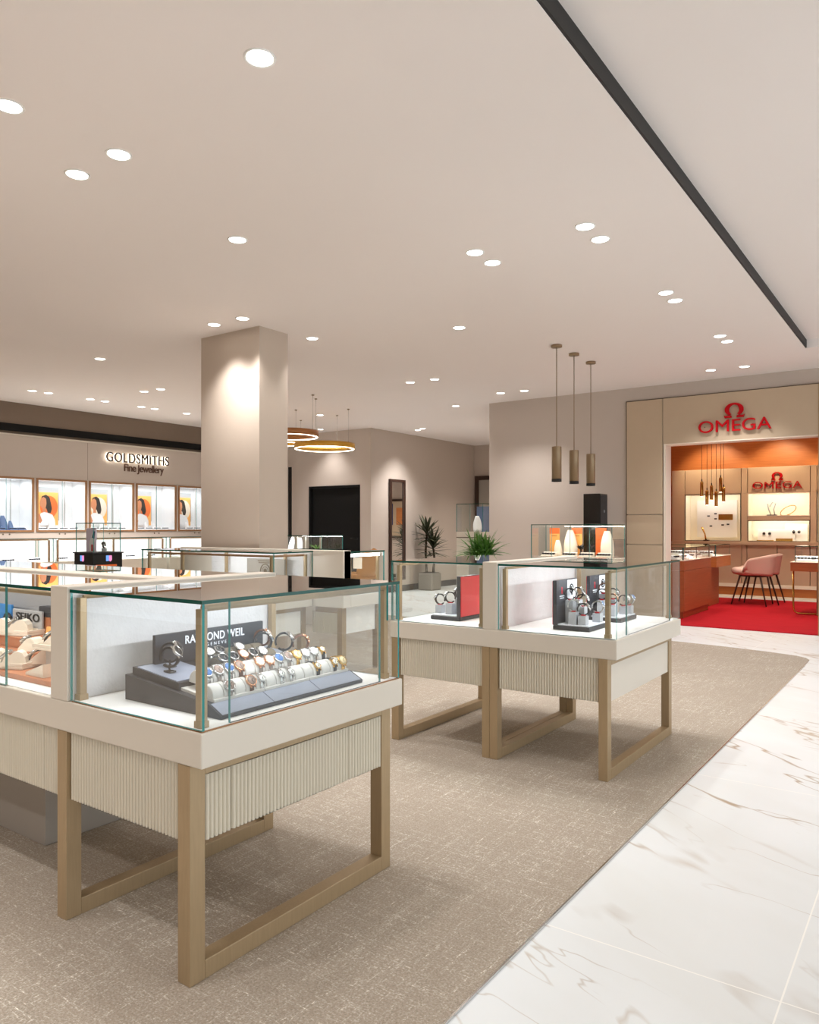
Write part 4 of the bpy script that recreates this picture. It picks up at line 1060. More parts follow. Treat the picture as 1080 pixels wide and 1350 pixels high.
# ------------------------------------------------------------------ long glass counters along the showcase wall
def wall_counter(y0, y1, lab, j):
    x0, x1, z0, zt = -9.98, -9.52, .745, 1.055
    t = thing('display_counter', lab, 'display counter', ((x0+x1)/2, (y0+y1)/2, 0), 'glass counters along the showcase wall')
    obj('cabinet', MB().box(x0, x1, y0+.005, y1-.005, 0.0062, z0, .004), M['cream'], t)
    obj('back_panel', MB().box(x0+.004, x0+.012, y0+.02, y1-.02, z0+.001, zt-.02), M['interior'], t)
    gp(t, x0, x1, y0+.005, y1-.005, zt-.010, zt); gp(t, x1-.010, x1-.002, y0+.007, y1-.007, z0+.001, zt-.0105)
    gp(t, x0+.013, x1-.011, y0+.007, y0+.015, z0+.001, zt-.0105); gp(t, x0+.013, x1-.011, y1-.015, y1-.007, z0+.001, zt-.0105)
    for yy in (y0+.05, y1-.05, (y0+y1)/2):
        obj('post', MB().box(x1-.05, x1-.03, yy-.010, yy+.010, z0+.001, zt-.025, .001), M['brown'], t)
    obj('light_rail', MB().box(x1-.05, x1-.03, y0+.06, y1-.06, zt-.028, zt-.012, .002), M['brown'], t)
    area((x1-.06, (y0+y1)/2, zt-.03), (x0+.1, (y0+y1)/2, z0+.02), 1.1, y1-y0-.15, .015, (.95, .97, 1), 170, (0, 1, 0))
    n = 5
    for k in range(n):
        yy = y0+.18+(y1-y0-.36)*k/(n-1)
        P_pw.put((x1-.16, yy, z0+.0015), math.pi/2, 'white ring pad, %s from the left in the %s wall counter' % (ORD[k], ORD[j]), 'ring pads in the wall counters', scale=1.1)
    for k in range(3):
        yy = y0+.30+(y1-y0-.6)*k/2
        P_bw.put((x0+.16, yy, z0+.0085), math.pi/2, 'white necklace bust, %s from the left in the %s wall counter' % (ORD[k], ORD[j]), 'busts in the wall counters', scale=.9)
wall_counter(3.66, 5.38, 'white lit glass counter along the showcase wall at the left edge of the photo', 0)
wall_counter(5.40, 7.14, 'white lit glass counter along the showcase wall below the illuminated lettering', 1)
wall_counter(7.18, 8.92, 'white lit glass counter along the showcase wall partly behind the pillar', 2)

# ------------------------------------------------------------------ black pedestal case
tp = thing('pedestal_case', 'small glass case on a black pedestal with two glowing emblems, left of the pillar', 'showcase', (-6.47, 4.1, 0))
px0, px1, py0, py1 = -6.655, -6.37, 3.97, 4.255
obj('pedestal', MB().box(px0-.01, px1+.01, py0-.01, py1+.01, .0062, .955, .004), M['black'], tp)
obj('top_plate', MB().box(px0-.02, px1+.02, py0-.02, py1+.02, .9552, .968, .002), M['charcoal'], tp)
gp(tp, px0, px1, py0, py1, 1.232, 1.240)
gp(tp, px0, px1, py0, py0+.006, .9685, 1.2315); gp(tp, px1-.006, px1, py0+.0065, py1, .9685, 1.2315); gp(tp, px0, px0+.006, py0+.0065, py1, .9685, 1.2315); gp(tp, px0+.0065, px1-.0065, py1-.006, py1, .9685, 1.2315)
def logo(fm):
    obj('emblem', MB().prism([(-.028, .0), (0, 0), (0, .052), (-.028, .052)], .002, fm), M['screen'], tp, 'small glowing blue and pink emblem')
    obj('emblem', MB().prism([(.002, .004), (.016, -.006), (.032, .010), (.030, .052), (.002, .052)], .002, fm), M['screen2'], tp, 'small glowing blue and pink emblem')
logo(frame_negY(((px0+px1)/2-.02, py0-.0102, .885))); logo(frame_posX((px1+.0102, (py0+py1)/2+.01, .885)))
obj('red_band', MB().box(px1+.0101, px1+.013, py0+.02, py1-.05, .835, .852), M['orange'], tp)
pc = thing('display_card', 'pale lilac picture card in the small case on the black pedestal', 'display card', (-6.56, 4.08, .97))
obj('card', MB().box(-6.63, -6.475, 4.06, 4.072, .969, 1.19, .001), M['pinkish'], pc)
obj('printed_figure', MB().prism([(.03, 0), (.02, .06), (.045, .12), (.07, .17), (.115, .20), (.125, .14), (.10, .08), (.115, 0)], .002, frame_negY((-6.60, 4.0598, .972))), M['bustw'], pc)
obj('printed_sleeve', MB().prism([(.07, .13), (.10, .19), (.125, .19), (.11, .12)], .002, frame_negY((-6.60, 4.0570, .972))), M['navy'], pc)
obj('printed_cup', MB().prism([(.06, .005), (.10, .005), (.10, .065), (.06, .065)], .002, frame_negY((-6.60, 4.0570, .972))), M['red'], pc)
bk[.045].put((-6.43, 4.12, .969), R(20), 'grey block with a watch in the small case on the black pedestal', 'blocks', scale=.8)
WF['black'][1].put((-6.43, 4.12, .969+.062), 0, 'black watch upright in the small case on the black pedestal', 'watch', rotm=Matrix.Rotation(R(-50), 4, 'Z') @ Matrix.Rotation(R(58), 4, 'Y'))

# ------------------------------------------------------------------ counter behind the pillar
tf = thing('display_counter', 'glass counter with white busts and a green sprig, just right of the pillar', 'display counter', (-6.6, 7.1, 0))
fx0, fx1, fy0, fy1 = -7.35, -6.17, 6.86, 7.26
obj('cabinet', MB().box(fx0, fx1, fy0, fy1, .0062, .905, .004), M['cream'], tf)
gp(tf, fx0, fx1, fy0, fy1, 1.09, 1.10); gp(tf, fx0, fx1, fy0, fy0+.008, .9055, 1.0895); gp(tf, fx1-.008, fx1, fy0+.0085, fy1, .9055, 1.0895); gp(tf, fx0, fx1-.0085, fy1-.008, fy1, .9055, 1.0895)
for x in (-6.22, -6.62, -6.48): obj('post', MB().box(x-.01, x+.01, fy0+.03, fy0+.05, .9055, 1.075, .001), M['cream'], tf)
area((-6.7, 6.90, 1.08), (-6.7, 7.2, .92), 2, 1.0, .012, (.96, .98, 1), 170, (1, 0, 0))
P_bw.put((-6.83, 7.02, .914), 0, 'white necklace bust in the counter right of the pillar, left one of two', 'busts right of the pillar', scale=1.0)
P_bw.put((-6.73, 7.06, .914), R(20), 'white necklace bust in the counter right of the pillar, right one of two', 'busts right of the pillar', scale=.95)
def leaf(b, base, az, el, ln, w, droop=.5, n=7, mi=0):
    p = Vector(base); d = Vector((math.cos(az)*math.cos(el), math.sin(az)*math.cos(el), math.sin(el))); side = Vector((-math.sin(az), math.cos(az), 0))
    L_, Rr, Mm = [], [], []
    for i in range(n+1):
        t = i/n; ww = w*(math.sin(math.pi*min(1, t*.92+.08))**.8)*.5+.0004
        up = side.cross(d).normalized()
        L_.append(b.bm.verts.new(p-side*ww+up*ww*.25)); Rr.append(b.bm.verts.new(p+side*ww+up*ww*.25)); Mm.append(b.bm.verts.new(p-up*.0006))
        p = p+d*ln/n; d = (d+Vector((0, 0, -droop/n))).normalized()
    for i in range(n):
        for A, B in ((L_, Mm), (Mm, Rr)):
            f = b.bm.faces.new([A[i], A[i+1], B[i+1], B[i]]); f.smooth = True; f.material_index = mi
b = MB()
for k in range(16): leaf(b, (-6.42, 7.05, .92), random.uniform(0, 6.28), random.uniform(.4, 1.3), random.uniform(.07, .13), .022, .7)
tag(obj('green_sprig', b, M['leaf']), 'small green sprig inside the glass counter right of the pillar', 'plant')
# tan chair
tc_ = thing('chair', 'tan leather chair seen through the glass counter right of the pillar', 'chair', (-7.25, 8.95, 0))
b = MB(); b.box(-7.62, -7.12, 8.72, 9.22, .40, .50, .04, seg=3); obj('seat', b, M['tanleather'], tc_)
def tb_(u, v):
    a = (u-.5)*1.9; return Vector((-7.34+.27*math.cos(a)+.08*v, 8.97+.28*math.sin(a), .46+.42*v*(1-.25*abs(math.sin(a)))))
obj('backrest', MB().grid(tb_, 14, 6, th=.03), M['tanleather'], tc_)
for x in (-7.57, -7.17):
    for y in (8.77, 9.17): obj('leg', MB().cyl((x, y, .0065), (x, y, .40), .014, .02), M['darkwood'], tc_)

# ------------------------------------------------------------------ ring pendant lamps
def ring_lamp(cx, cy, z, r, m, label, h=.085, ca=(30, 150, 270)):
    t = thing('ring_pendant_lamp', label, 'pendant lamp', (cx, cy, z), 'ring pendant lamps right of the pillar')
    mt = Matrix.Translation((cx, cy, z))
    obj('ring', MB().lathe([(r-.035, .012), (r-.035, h), (r, h), (r, .008), (r-.010, .008), (r-.010, .012), (r-.035, .012)], 64, mtx=mt), m, t)
    obj('light_strip', MB().lathe([(r-.027, 0), (r-.027, .0118), (r-.011, .0118), (r-.011, 0), (r-.027, 0)], 64, mtx=mt), M['ringglow'], t)
    for a in ca:
        x, y = cx+(r-.02)*math.cos(R(a)), cy+(r-.02)*math.sin(R(a))
        c = obj('cable', MB().cyl((x, y, z+h), (x, y, ZL-.012), .0022, n=6), M['chrome'], t)
        obj('ceiling_anchor', MB().cyl((x, y, ZL-.012), (x, y, ZL), .018, n=14), M['bronze'], c)
ring_lamp(-7.70, 8.63, 2.385, .46, M['goldpaint'], 'lowest ring pendant lamp, all gold, fully visible right of the pillar', .085, (5, 105, 235))
ring_lamp(-7.22, 7.40, 2.415, .38, M['copperpaint'], 'upper copper coloured ring pendant lamp, partly hidden by the pillar', .085, (60, 10, 250))
ring_lamp(-8.90, 8.88, 2.56, .36, M['goldpaint'], 'farthest yellow ring pendant lamp, mostly hidden by the pillar', .10, (45, 165, 285))

# ------------------------------------------------------------------ bronze pendants
def make_pendant():
    t = thing('pendant_lamp', 'bronze pendant', 'pendant lamp')
    obj('canopy', MB().lathe([(.001, -.022), (.052, -.022), (.052, 0), (.001, 0)], 28), M['bronze'], t)
    obj('cord', MB().cyl((0, 0, -.022), (0, 0, -.985), .0045, n=8), M['bronze'], t)
    b = MB(); b.lathe([(.001, -.985), (.046, -.985), (.047, -.990), (.047, -1.30), (.040, -1.30), (.040, -1.27), (.001, -1.27)], 28)
    s = obj('shade', b, M['bronze'], t)
    obj('dark_rim', MB().lathe([(.0475, -1.298), (.0475, -1.325), (.041, -1.325), (.041, -1.298), (.0475, -1.298)], 28), M['black'], s)
    return t
pp = Proto(make_pendant())
for (x, y), n in zip(((-3.066, 6.795), (-3.069, 7.224), (-3.078, 7.692)), ('left and nearest', 'middle', 'right and farthest')):
    pp.put((x, y, ZL), 0, '%s of the three bronze cylinder pendants in front of the pale wall' % n, 'bronze cylinder pendants')

# ------------------------------------------------------------------ case with orange cards and black totem
tcx = thing('display_counter', 'glass counter with orange cards and cream busts before the pale wall', 'display counter', (-3.6, 8.4, 0))
cx0, cx1, cy0, cy1 = -4.04, -3.04, 8.22, 8.64
obj('cabinet', MB().box(cx0, cx1, cy0, cy1, 0, .845, .004), M['cream'], tcx)
gp(tcx, cx0, cx1, cy0, cy1, 1.225, 1.233)
for x0, x1 in ((cx0, -3.78), (-3.775, -3.545), (-3.54, -3.31), (-3.305, cx1)):
    gp(tcx, x0, x1, cy0, cy0+.008, .8455, 1.2245)
gp(tcx, cx0, cx0+.008, cy0+.0085, cy1-.0085, .8455, 1.2245); gp(tcx, cx1-.008, cx1, cy0+.0085, cy1-.0085, .8455, 1.2245); gp(tcx, cx0, cx1, cy1-.008, cy1, .8455, 1.2245)
area((-3.5, cy0+.04, 1.21), (-3.5, cy1, .86), 1.6, .9, .012, (1, .93, .82), 170, (1, 0, 0))
for j, x in enumerate((-3.89, -3.60, -3.30)):
    w = .13
    c = thing('display_card', 'orange display card, %s of three under glass before the pale wall' % ['leftmost', 'middle', 'rightmost'][j], 'display card', (x, 8.5, .846), 'orange cards under glass')
    obj('card', MB().box(x-w/2, x+w/2, 8.56, 8.572, .846, 1.19, .001), M['amber'] if j < 2 else M['orange'], c)
    obj('card_top', MB().box(x-w/2, x+w/2, 8.5575, 8.5598, 1.12, 1.19), M['orange'], c)
    obj('print_line', MB().box(x-.035, x+.035, 8.5555, 8.5574, 1.09, 1.10), M['copper'], c)
for j, (x, y, s_, rr) in enumerate(((-3.78, 8.42, .85, 30), (-3.64, 8.47, 1.4, 30), (-3.18, 8.45, 1.35, 25))):
    P_bc.put((x, y, .858), R(rr), 'cream necklace bust, %s from the left in the counter with orange cards' % ORD[j], 'cream busts with the orange cards', scale=s_)
for j, x in enumerate((-3.85, -3.59, -3.38, -3.17)):
    P_pc.put((x, 8.31, .846), 0, 'cream ring pad, %s from the left in the counter with orange cards' % ORD[j], 'cream pads with the orange cards', scale=1.2)
for j, x in enumerate((-3.49, -3.37)):
    b = MB()
    for k in range(9): leaf(b, (x, 8.42, .93), k*.7, random.uniform(.7, 1.3), .08, .03, .4)
    b.cyl((x, 8.42, .846), (x, 8.42, .93), .012)
    tag(obj('earring_tree', b, M['dkstone']), 'dark leafy jewellery stand, %s one, in the counter with orange cards' % ['left', 'right'][j], 'jewellery stand', 'dark jewellery stands')
tt = thing('totem', 'tall black glossy totem standing against the pale wall behind the orange cards', 'totem', (-3.55, 9.2, 0))
obj('column', MB().box(-3.72, -3.50, 9.05, 9.30, 0.0062, 1.62, .004), M['blackgloss'], tt)
obj('side_print', MB().box(-3.4998, -3.496, 9.06, 9.29, .3, 1.60), M['charcoal'], tt, 'dark printed side face')
b = MB(); b.sphere((-3.495, 9.18, 1.40), .02, sx=.1); obj('emblem', b, M['bluegrey'], tt)

# ------------------------------------------------------------------ mirror, plants, corridor
mr = thing('wall_mirror', 'tall dark framed mirror on the beige wall left of the yucca plant', 'mirror', (MX, 11.3, 1.1))
my0, my1, mz0, mz1, f = 11.065, 11.545, .217, 2.085, .05
b = MB()
for (a, c, d, e) in ((my0, my0+f, mz0, mz1), (my1-f, my1, mz0, mz1), (my0+f, my1-f, mz0, mz0+f), (my0+f, my1-f, mz1-f, mz1)): b.box(MX+.001, MX+.045, a, c, d, e, .003)
obj('frame', b, M['darkwood'], mr)
obj('mirror_glass', MB().box(MX+.004, MX+.02, my0+f, my1-f, mz0+f, mz1-f), M['mirror'], mr)

yx, yy = -8.03, 12.00
yp = thing('potted_yucca', 'dark leaved yucca in a grey square pot by the beige wall beside the tall mirror', 'plant', (yx, yy, 0))
b = MB(); b.box(yx-.165, yx+.165, yy-.165, yy+.165, 0, .33, .03, seg=3); pot = obj('pot', b, M['concrete'], yp)
obj('soil', MB().box(yx-.13, yx+.13, yy-.13, yy+.13, .3295, .336), M['soil'], pot)
for dx, zt in ((-.05, 1.12), (.06, .86)):
    st = obj('stem', MB().tube([(yx+dx, yy+dx*.6, .33), (yx+dx*1.3, yy+dx*.8, .33+(zt-.33)*.5), (yx+dx*.9, yy+dx*.6, zt)], [.026, .022, .018], 10), M['stem'], yp)
    b = MB()
    for k in range(46):
        q = k/46; leaf(b, (yx+dx*.9, yy+dx*.6, zt-.16+.22*q), k*2.4, -.1+1.35*q+random.uniform(-.15, .15), random.uniform(.30, .42)*(1-.15*q), .050, .35, 6)
    for v in b.bm.verts: v.co.x = max(v.co.x, MX+.02)
    obj('foliage', b, M['leafdark'], st)
b = MB()
for k in range(16): leaf(b, (yx+.02, yy, .62+.02*(k % 4)), k*2.4, random.uniform(-.1, .7), random.uniform(.25, .36), .03, .5, 6)
for v in b.bm.verts: v.co.x = max(v.co.x, MX+.02)
obj('foliage', b, M['leafdark'], yp)

fx, fy = -3.98, 6.94
fp = thing('potted_fern', 'bright green bushy fern in a tall silvery planter behind the two bay counter', 'plant', (fx, fy, 0))
obj('planter', MB().lathe([(.10, .0062), (.11, .03), (.145, .88), (.14, .90), (.12, .885), (.001, .885)], 32, mtx=Matrix.Translation((fx, fy, 0))), M['silver'], fp)
b = MB()
for k in range(170):
    q = random.random(); leaf(b, (fx+random.uniform(-.07, .07), fy+random.uniform(-.07, .07), .89), random.uniform(0, 6.283), .25+1.15*q, random.uniform(.20, .33), random.uniform(.018, .030), .9, 6)
obj('foliage', b, M['leaf'], fp)

sx, sy = -6.62, 11.25
sh = thing('pedestal_case', 'glass case on a cream pedestal in the corridor behind the fern', 'showcase', (sx, sy, 0))
obj('pedestal', MB().box(sx-.22, sx+.30, sy-.2, sy+.25, 0, 1.12, .004), M['cream'], sh)
obj('dark_line', MB().box(sx-.222, sx+.302, sy-.202, sy+.252, 1.015, 1.03), M['joint'], sh)  # thin dark brown band around the pedestal
gp(sh, sx-.22, sx+.30, sy-.2, sy+.25, 1.59, 1.60); gp(sh, sx-.22, sx+.30, sy-.2, sy-.192, 1.1205, 1.5895); gp(sh, sx+.292, sx+.30, sy-.1915, sy+.25, 1.1205, 1.5895); gp(sh, sx-.22, sx-.212, sy-.1915, sy+.25, 1.1205, 1.5895)
obj('back_print', MB().box(sx-.05, sx+.29, sy+.20, sy+.22, 1.1205, 1.56), M['bustblue'], sh, 'blue grey printed back')
P_bw.put((sx+.08, sy+.0, 1.136), R(35), 'pale necklace bust in the corridor case behind the fern', 'bust', scale=1.6)

pf = thing('picture_frame', 'dark framed picture on the far corridor wall, half hidden by the pale wall corner', 'picture', (-7.8, 14.1, 1.2))
b = MB(); fa, fb, fz0, fz1, f = -8.262, -7.3, 1.2, 2.30, .09
for (a, c, d, e) in ((fa, fa+f, fz0, fz1), (fb-f, fb, fz0, fz1), (fa+f, fb-f, fz0, fz0+f), (fa+f, fb-f, fz1-f, fz1)): b.box(a, c, 14.09, 14.149, d, e, .004)
obj('frame', b, M['darkwood'], pf)
obj('print', MB().box(fa+f, fb-f, 14.12, 14.148, fz0+f, fz1-f), M['greyplinth'], pf)
# picture seen in the mirror
pm = thing('picture_frame', 'framed blue and tan picture seen only as a reflection in the tall mirror', 'picture', (-6.1, 14.1, 1.0))
b = MB()
for (a, c, d, e) in ((-6.62, -6.57, .95, 1.85), (-5.67, -5.62, .95, 1.85), (-6.57, -5.67, .95, 1.0), (-6.57, -5.67, 1.80, 1.85)): b.box(a, c, 14.11, 14.149, d, e)
obj('frame', b, M['darkwood'], pm); obj('print', MB().box(-6.57, -5.67, 14.125, 14.149, 1.0, 1.80), M['shop'], pm)
b = MB(); b.box(-6.10, -5.85, 14.118, 14.1245, 1.25, 1.75); obj('print_panel', b, M['navy'], pm)
b = MB(); b.box(-6.45, -6.20, 14.118, 14.1245, 1.25, 1.65); obj('print_panel', b, M['copper'], pm)

# ------------------------------------------------------------------ boutique front
sf = thing('shopfront_surround', 'beige panelled shopfront surround carrying the large red sign', 'shopfront', (-2.2, OY, 0))
y0, y1 = OY-.045, OY-.0005
FX0, FXR = -3.286, -1.135
for a, c in ((0, .978), (.984, 1.354), (1.360, 2.785)):
    obj('pilaster_panel', MB().box(FX0, -2.838, y0, y1, a, c, .003), M['shop'], sf)
obj('fascia_panel', MB().box(-2.832, FXR, y0, y1, OZ+.012, 2.785, .003), M['shop'], sf)
b = MB(); b.box(-2.832+.007, OX0, y0-.002, OY+.17, 0, OZ+.012, .002); b.box(OX0, FXR-.001, y0-.002, OY+.17, OZ-.0, OZ+.0115, .001)
struct('trim_6', b, M['bust'])
obj('corner_trim', MB().box(FXR, FXR+.02, y0-.004, y1, 0, 2.785, .002), M['brass'], sf)
for a, c in ((0, .978), (.984, 1.354), (1.360, 2.785)):
    obj('pilaster_panel', MB().box(FXR+.022, FXR+.47, y0, y1, a, c, .003), M['shop'], sf)
b = MB(); b.box(FX0-.012, FX0-.001, y0+.012, y1, 0, 2.795); b.box(FX0-.012, FXR+.47, y0+.012, y1, 2.786, 2.796)
obj('edge_trim', b, M['joint'], sf)

def omega_shape(b, w, h, t, mtx):
    """horseshoe symbol: a thick arc of changing width and two feet"""
    q = bmesh.new(); n = 30; a0, a1 = R(-57), R(237); ring = []
    for i in range(n+1):
        a = a0+(a1-a0)*i/n; c, s_ = math.cos(a), math.sin(a)
        o = (.47*c*w, h*.55+.45*h*s_); k = (.255*c*w, h*.53+.345*h*s_)
        ring.append([q.verts.new((*o, 0)), q.verts.new((*o, t)), q.verts.new((*k, t)), q.verts.new((*k, 0))])
    for A, B in zip(ring, ring[1:]):
        for j in range(4): q.faces.new([A[j], A[(j+1) % 4], B[(j+1) % 4], B[j]])
    q.faces.new(ring[0]); q.faces.new(ring[-1]); bmesh.ops.recalc_face_normals(q, faces=q.faces[:])
    b.add(q, 0, mtx)
    for sg_ in (1, -1):
        b.prism([(sg_*x*w, y*h) for x, y in ((.12, 0), (.47, 0), (.52, .20), (.44, .13), (.30, .15), (.14, .15))], t, mtx)
    return b
def red_sign(name, lab, x0, x1, yf, zt0, zt1, zs0, zs1, dep):
    t = thing('shop_sign', lab, 'sign', ((x0+x1)/2, yf, zt0), 'red signs')
    me = text_mesh('OMEGA', x1-x0, zt1-zt0, dep*.8, 1.0, .0)
    obj('lettering', MB().mesh(me, frame_negY((x0, yf-dep*.2-.008, zt0))), M['redsign'], t)
    w = (zs1-zs0)*1.28
    obj('symbol', omega_shape(MB(), w, zs1-zs0, dep*.8, frame_negY(((x0+x1)/2, yf-dep*.2-.008, zs0))), M['redsign'], t)
    b = MB()
    for k in range(6): b.cyl((x0+(x1-x0)*(k+.5)/6, yf-.0006, (zt0*.5+zt1*.5)), (x0+(x1-x0)*(k+.5)/6, yf-.02, (zt0*.5+zt1*.5)), .006, n=8)
    obj('stand_off', b, M['joint'], t); return t
red_sign('a', 'large red raised lettering and horseshoe symbol on the shopfront fascia', -2.400, -1.600, y0, 2.322, 2.462, 2.480, 2.652, .03)

# ------------------------------------------------------------------ boutique interior
wu = thing('wall_unit', 'tan panelled wall unit with lit niches and small red sign inside the boutique', 'wall unit', (-2.6, IY, 0))
W0 = [(-4.02, -3.80), (-3.79, -2.845), (-2.838, -2.755), (-2.746, -1.795), (-1.788, -1.70), (-1.69, -.75)]
ztop = 2.217
obj('skirting', MB().box(-4.02, 0, IY+.02, IY+.40, 0.0301, .17, .003), M['copper'], wu)
for (a, c) in ((-4.02, -2.85), (-2.84, -2.765), (-2.755, -2.29), (-2.28, -1.80), (-1.79, -1.70), (-1.69, -.4)):
    obj('lower_door', MB().box(a, c, IY, IY+.40, .23, .895, .004), M['shopin'], wu)
obj('plinth_rail', MB().box(-4.02, -.4, IY-.01, IY+.40, .1705, .2295, .003), M['creamlit'], wu)
obj('sill', MB().box(-4.02, -.4, IY-.04, IY+.40, .896, .955, .004), M['shopin'], wu)
for (a, c) in ((-4.02, -3.80), (-3.79, -2.855), (-2.845, -2.755), (-2.745, -1.795), (-1.785, -1.70), (-1.69, -.4)):
    obj('upper_panel', MB().box(a, c, IY, IY+.40, 1.782, ztop, .004), M['shopin'], wu)
for (a, c) in ((-4.02, -3.80), (-2.85, -2.753), (-1.79, -1.70)):
    obj('upright', MB().box(a, c, IY, IY+.40, .956, 1.780, .003), M['shopin'], wu)
obj('shelf_rail', MB().box(-2.745, -1.797, IY, IY+.40, 1.318, 1.385, .003), M['shopin'], wu)
for (a, c, d, e) in ((-3.795, -2.855, .957, 1.778), (-2.75, -1.795, 1.386, 1.778), (-2.75, -1.795, .957, 1.317), (-1.695, -.4, .957, 1.778)):
    b = MB(); b.box(a, c, IY+.34, IY+.36, d, e); b.box(a, a+.012, IY+.012, IY+.34, d, e); b.box(c-.012, c, IY+.012, IY+.34, d, e); b.box(a+.012, c-.012, IY+.012, IY+.34, d, d+.01); b.box(a+.012, c-.012, IY+.012, IY+.34, e-.01, e)
    obj('niche', b, M['creamlit'], wu)
    b = MB()
    for q in ((a, a+.012, d, e), (c-.012, c, d, e), (a+.012, c-.012, d, d+.012), (a+.012, c-.012, e-.012, e)): b.box(q[0], q[1], IY-.004, IY+.011, q[2], q[3])
    obj('niche_frame', b, M['joint'] if d < 1.3 else M['bust'], wu)
    area(((a+c)/2, IY+.05, e-.02), ((a+c)/2, IY+.30, (d+e)/2), 1.3*(c-a), c-a-.1, .03, (1, .94, .82), 170, (1, 0, 0))
obj('display_board', MB().box(-3.66, -2.98, IY+.30, IY+.32, 1.02, 1.68), M['white'], wu)
b = MB(); b.box(-3.29, -3.05, IY+.290, IY+.299, 1.33, 1.43); obj('gold_plate', b, M['gold'], wu)
b = MB()
for x, z in ((-3.22, 1.24), (-3.46, 1.40), (-3.34, 1.44), (-3.34, 1.35), (-3.42, 1.22), (-3.13, 1.25)): b.box(x-.022, x+.022, IY+.292, IY+.299, z-.012, z+.012)
obj('print_marks', b, M['charcoal'], wu)
b = MB(); b.box(-2.62, -2.05, IY+.18, IY+.20, .97, 1.17); b.box(-2.2, -1.86, IY+.22, IY+.24, .97, 1.25); obj('sloping_board', b, M['white'], wu)
b = MB(); b.box(-2.62, -2.36, IY+.08, IY+.16, .9675, .98); b.box(-2.32, -2.07, IY+.08, IY+.16, .9675, 1.01); obj('gold_block', b, M['gold'], wu)
tag(obj('sculpture_stand', MB().tube([(-2.40, IY+.12, 1.40), (-2.44, IY+.12, 1.50), (-2.46, IY+.12, 1.60), (-2.42, IY+.12, 1.55), (-2.38, IY+.12, 1.62), (-2.33, IY+.12, 1.60), (-2.36, IY+.12, 1.50), (-2.34, IY+.12, 1.40)], .010, 8), M['silver']), 'silver butterfly shaped ornament in the upper niche under the small red sign', 'ornament')
tag(obj('ornament_base', MB().box(-2.46, -2.31, IY+.07, IY+.17, 1.3965, 1.412, .002), M['black']), 'black base of the silver ornament in the upper niche', 'base')
b = MB(); b.tube([(-2.14+.12*math.cos(a*math.pi/12), IY+.14, 1.48+.07*math.sin(a*math.pi/12)+.05*math.cos(a*math.pi/12)) for a in range(24)], .006, 8, closed=True); b.box(-2.25, -2.12, IY+.10, IY+.18, 1.3965, 1.405)
tag(obj('gold_hoop', b, M['gold']), 'gold hoop ornament in the upper niche under the small red sign', 'ornament')
for j, (x, z) in enumerate(((-2.52, 1.09), (-2.43, 1.09), (-2.06, 1.12), (-1.98, 1.12))):
    tag(obj('display_watch', MB().tube([(x+.018*math.cos(a*math.pi/6), IY+.165, z+.022*math.sin(a*math.pi/6)) for a in range(12)], .006, 6, closed=True).sphere((x, IY+.165, z), .014, sy=.4), M['dialblack']), 'black watch, %s from the left in the lower lit niche of the boutique' % ORD[j], 'watch', 'watches in the lower lit niche')
red_sign('b', 'smaller red raised lettering and horseshoe symbol on the tan wall inside the boutique', -2.665, -1.905, IY, 1.850, 1.965, 1.985, 2.125, .016)
tl = thing('torch_ornament', 'slim gold standing ornament in front of the white lit niche', 'ornament', (-3.45, IY, .956))
obj('shaft', MB().tube([(-3.43, IY-.0, .957), (-3.45, IY-.0, 1.08), (-3.50, IY-.0, 1.20)], [.018, .012, .016], 10), M['gold'], tl)
obj('foot', MB().box(-3.47, -3.38, IY-.035, IY+.035, .9555, .9565+.02, .002), M['darkwood'], tl)
# warm lamps of the boutique
for x in (-3.4, -2.3, -1.2): spot((x, IY-.42, 2.9), 45, 80, .6, (1, .80, .52), .04, (x, IY+.25, 2.1))
for x, y in ((-3.3, 11.0), (-2.0, 11.0), (-2.0, 12.6), (-.8, 11.5)): spot((x, y, 2.9), 60, 110, .8, (1, .9, .76), .05)

def wood_counter(x0, x1, ya, yb, zt, zg, lab, toe=True, j=0):
    t = thing('display_counter', lab, 'display counter', ((x0+x1)/2, (ya+yb)/2, 0), 'wooden boutique counters')
    obj('body', MB().box(x0, x1, ya, yb, .10, zt-.14, .003), M['redwood'], t)
    obj('top_box', MB().box(x0, x1, ya, yb, zt-.137, zt-.012, .003), M['redwood'], t)
    obj('top_edge', MB().box(x0-.004, x1+.004, ya-.004, yb+.004, zt-.0118, zt, .002), M['bust'], t)
    obj('toe_kick', MB().box(x0+.04, x1-.03, ya+.05, yb-.05, .0122, .0998), M['redwood'], t)
    gp(t, x0+.01, x1-.01, ya+.01, yb-.01, zg-.008, zg); gp(t, x0+.01, x1-.01, ya+.01, ya+.017, zt, zg-.0085); gp(t, x1-.017, x1-.01, ya+.0175, yb-.01, zt, zg-.0085); gp(t, x0+.01, x1-.0175, yb-.017, yb-.01, zt, zg-.0085)
    b = MB()
    for y in (ya+.02, (ya+yb)/2, yb-.02): b.box(x1-.032, x1-.02, y-.006, y+.006, zt+.0002, zg-.009)
    obj('corner_post', b, M['charcoal'], t)
    area(((x0+x1)/2, (ya+yb)/2, zg-.015), ((x0+x1)/2, (ya+yb)/2, zt), 3, x1-x0-.1, .1, (1, .95, .85), 170)
    n = max(2, int((yb-ya)/.3))
    for k in range(n):
        P_pw.put((x1-.15, ya+.14+(yb-ya-.28)*k/(n-1), zt+.0005), math.pi/2, 'white watch pad, %s from the front in the front wooden boutique counter' % ORD[k], 'pads in the boutique counters', scale=1.2)
    P_pw.put(((x0+x1)/2-.05, ya+.14, zt+.0005), 0, 'white watch pad near the end glass of the front wooden boutique counter', 'pads in the boutique counters', scale=1.4)
    return t
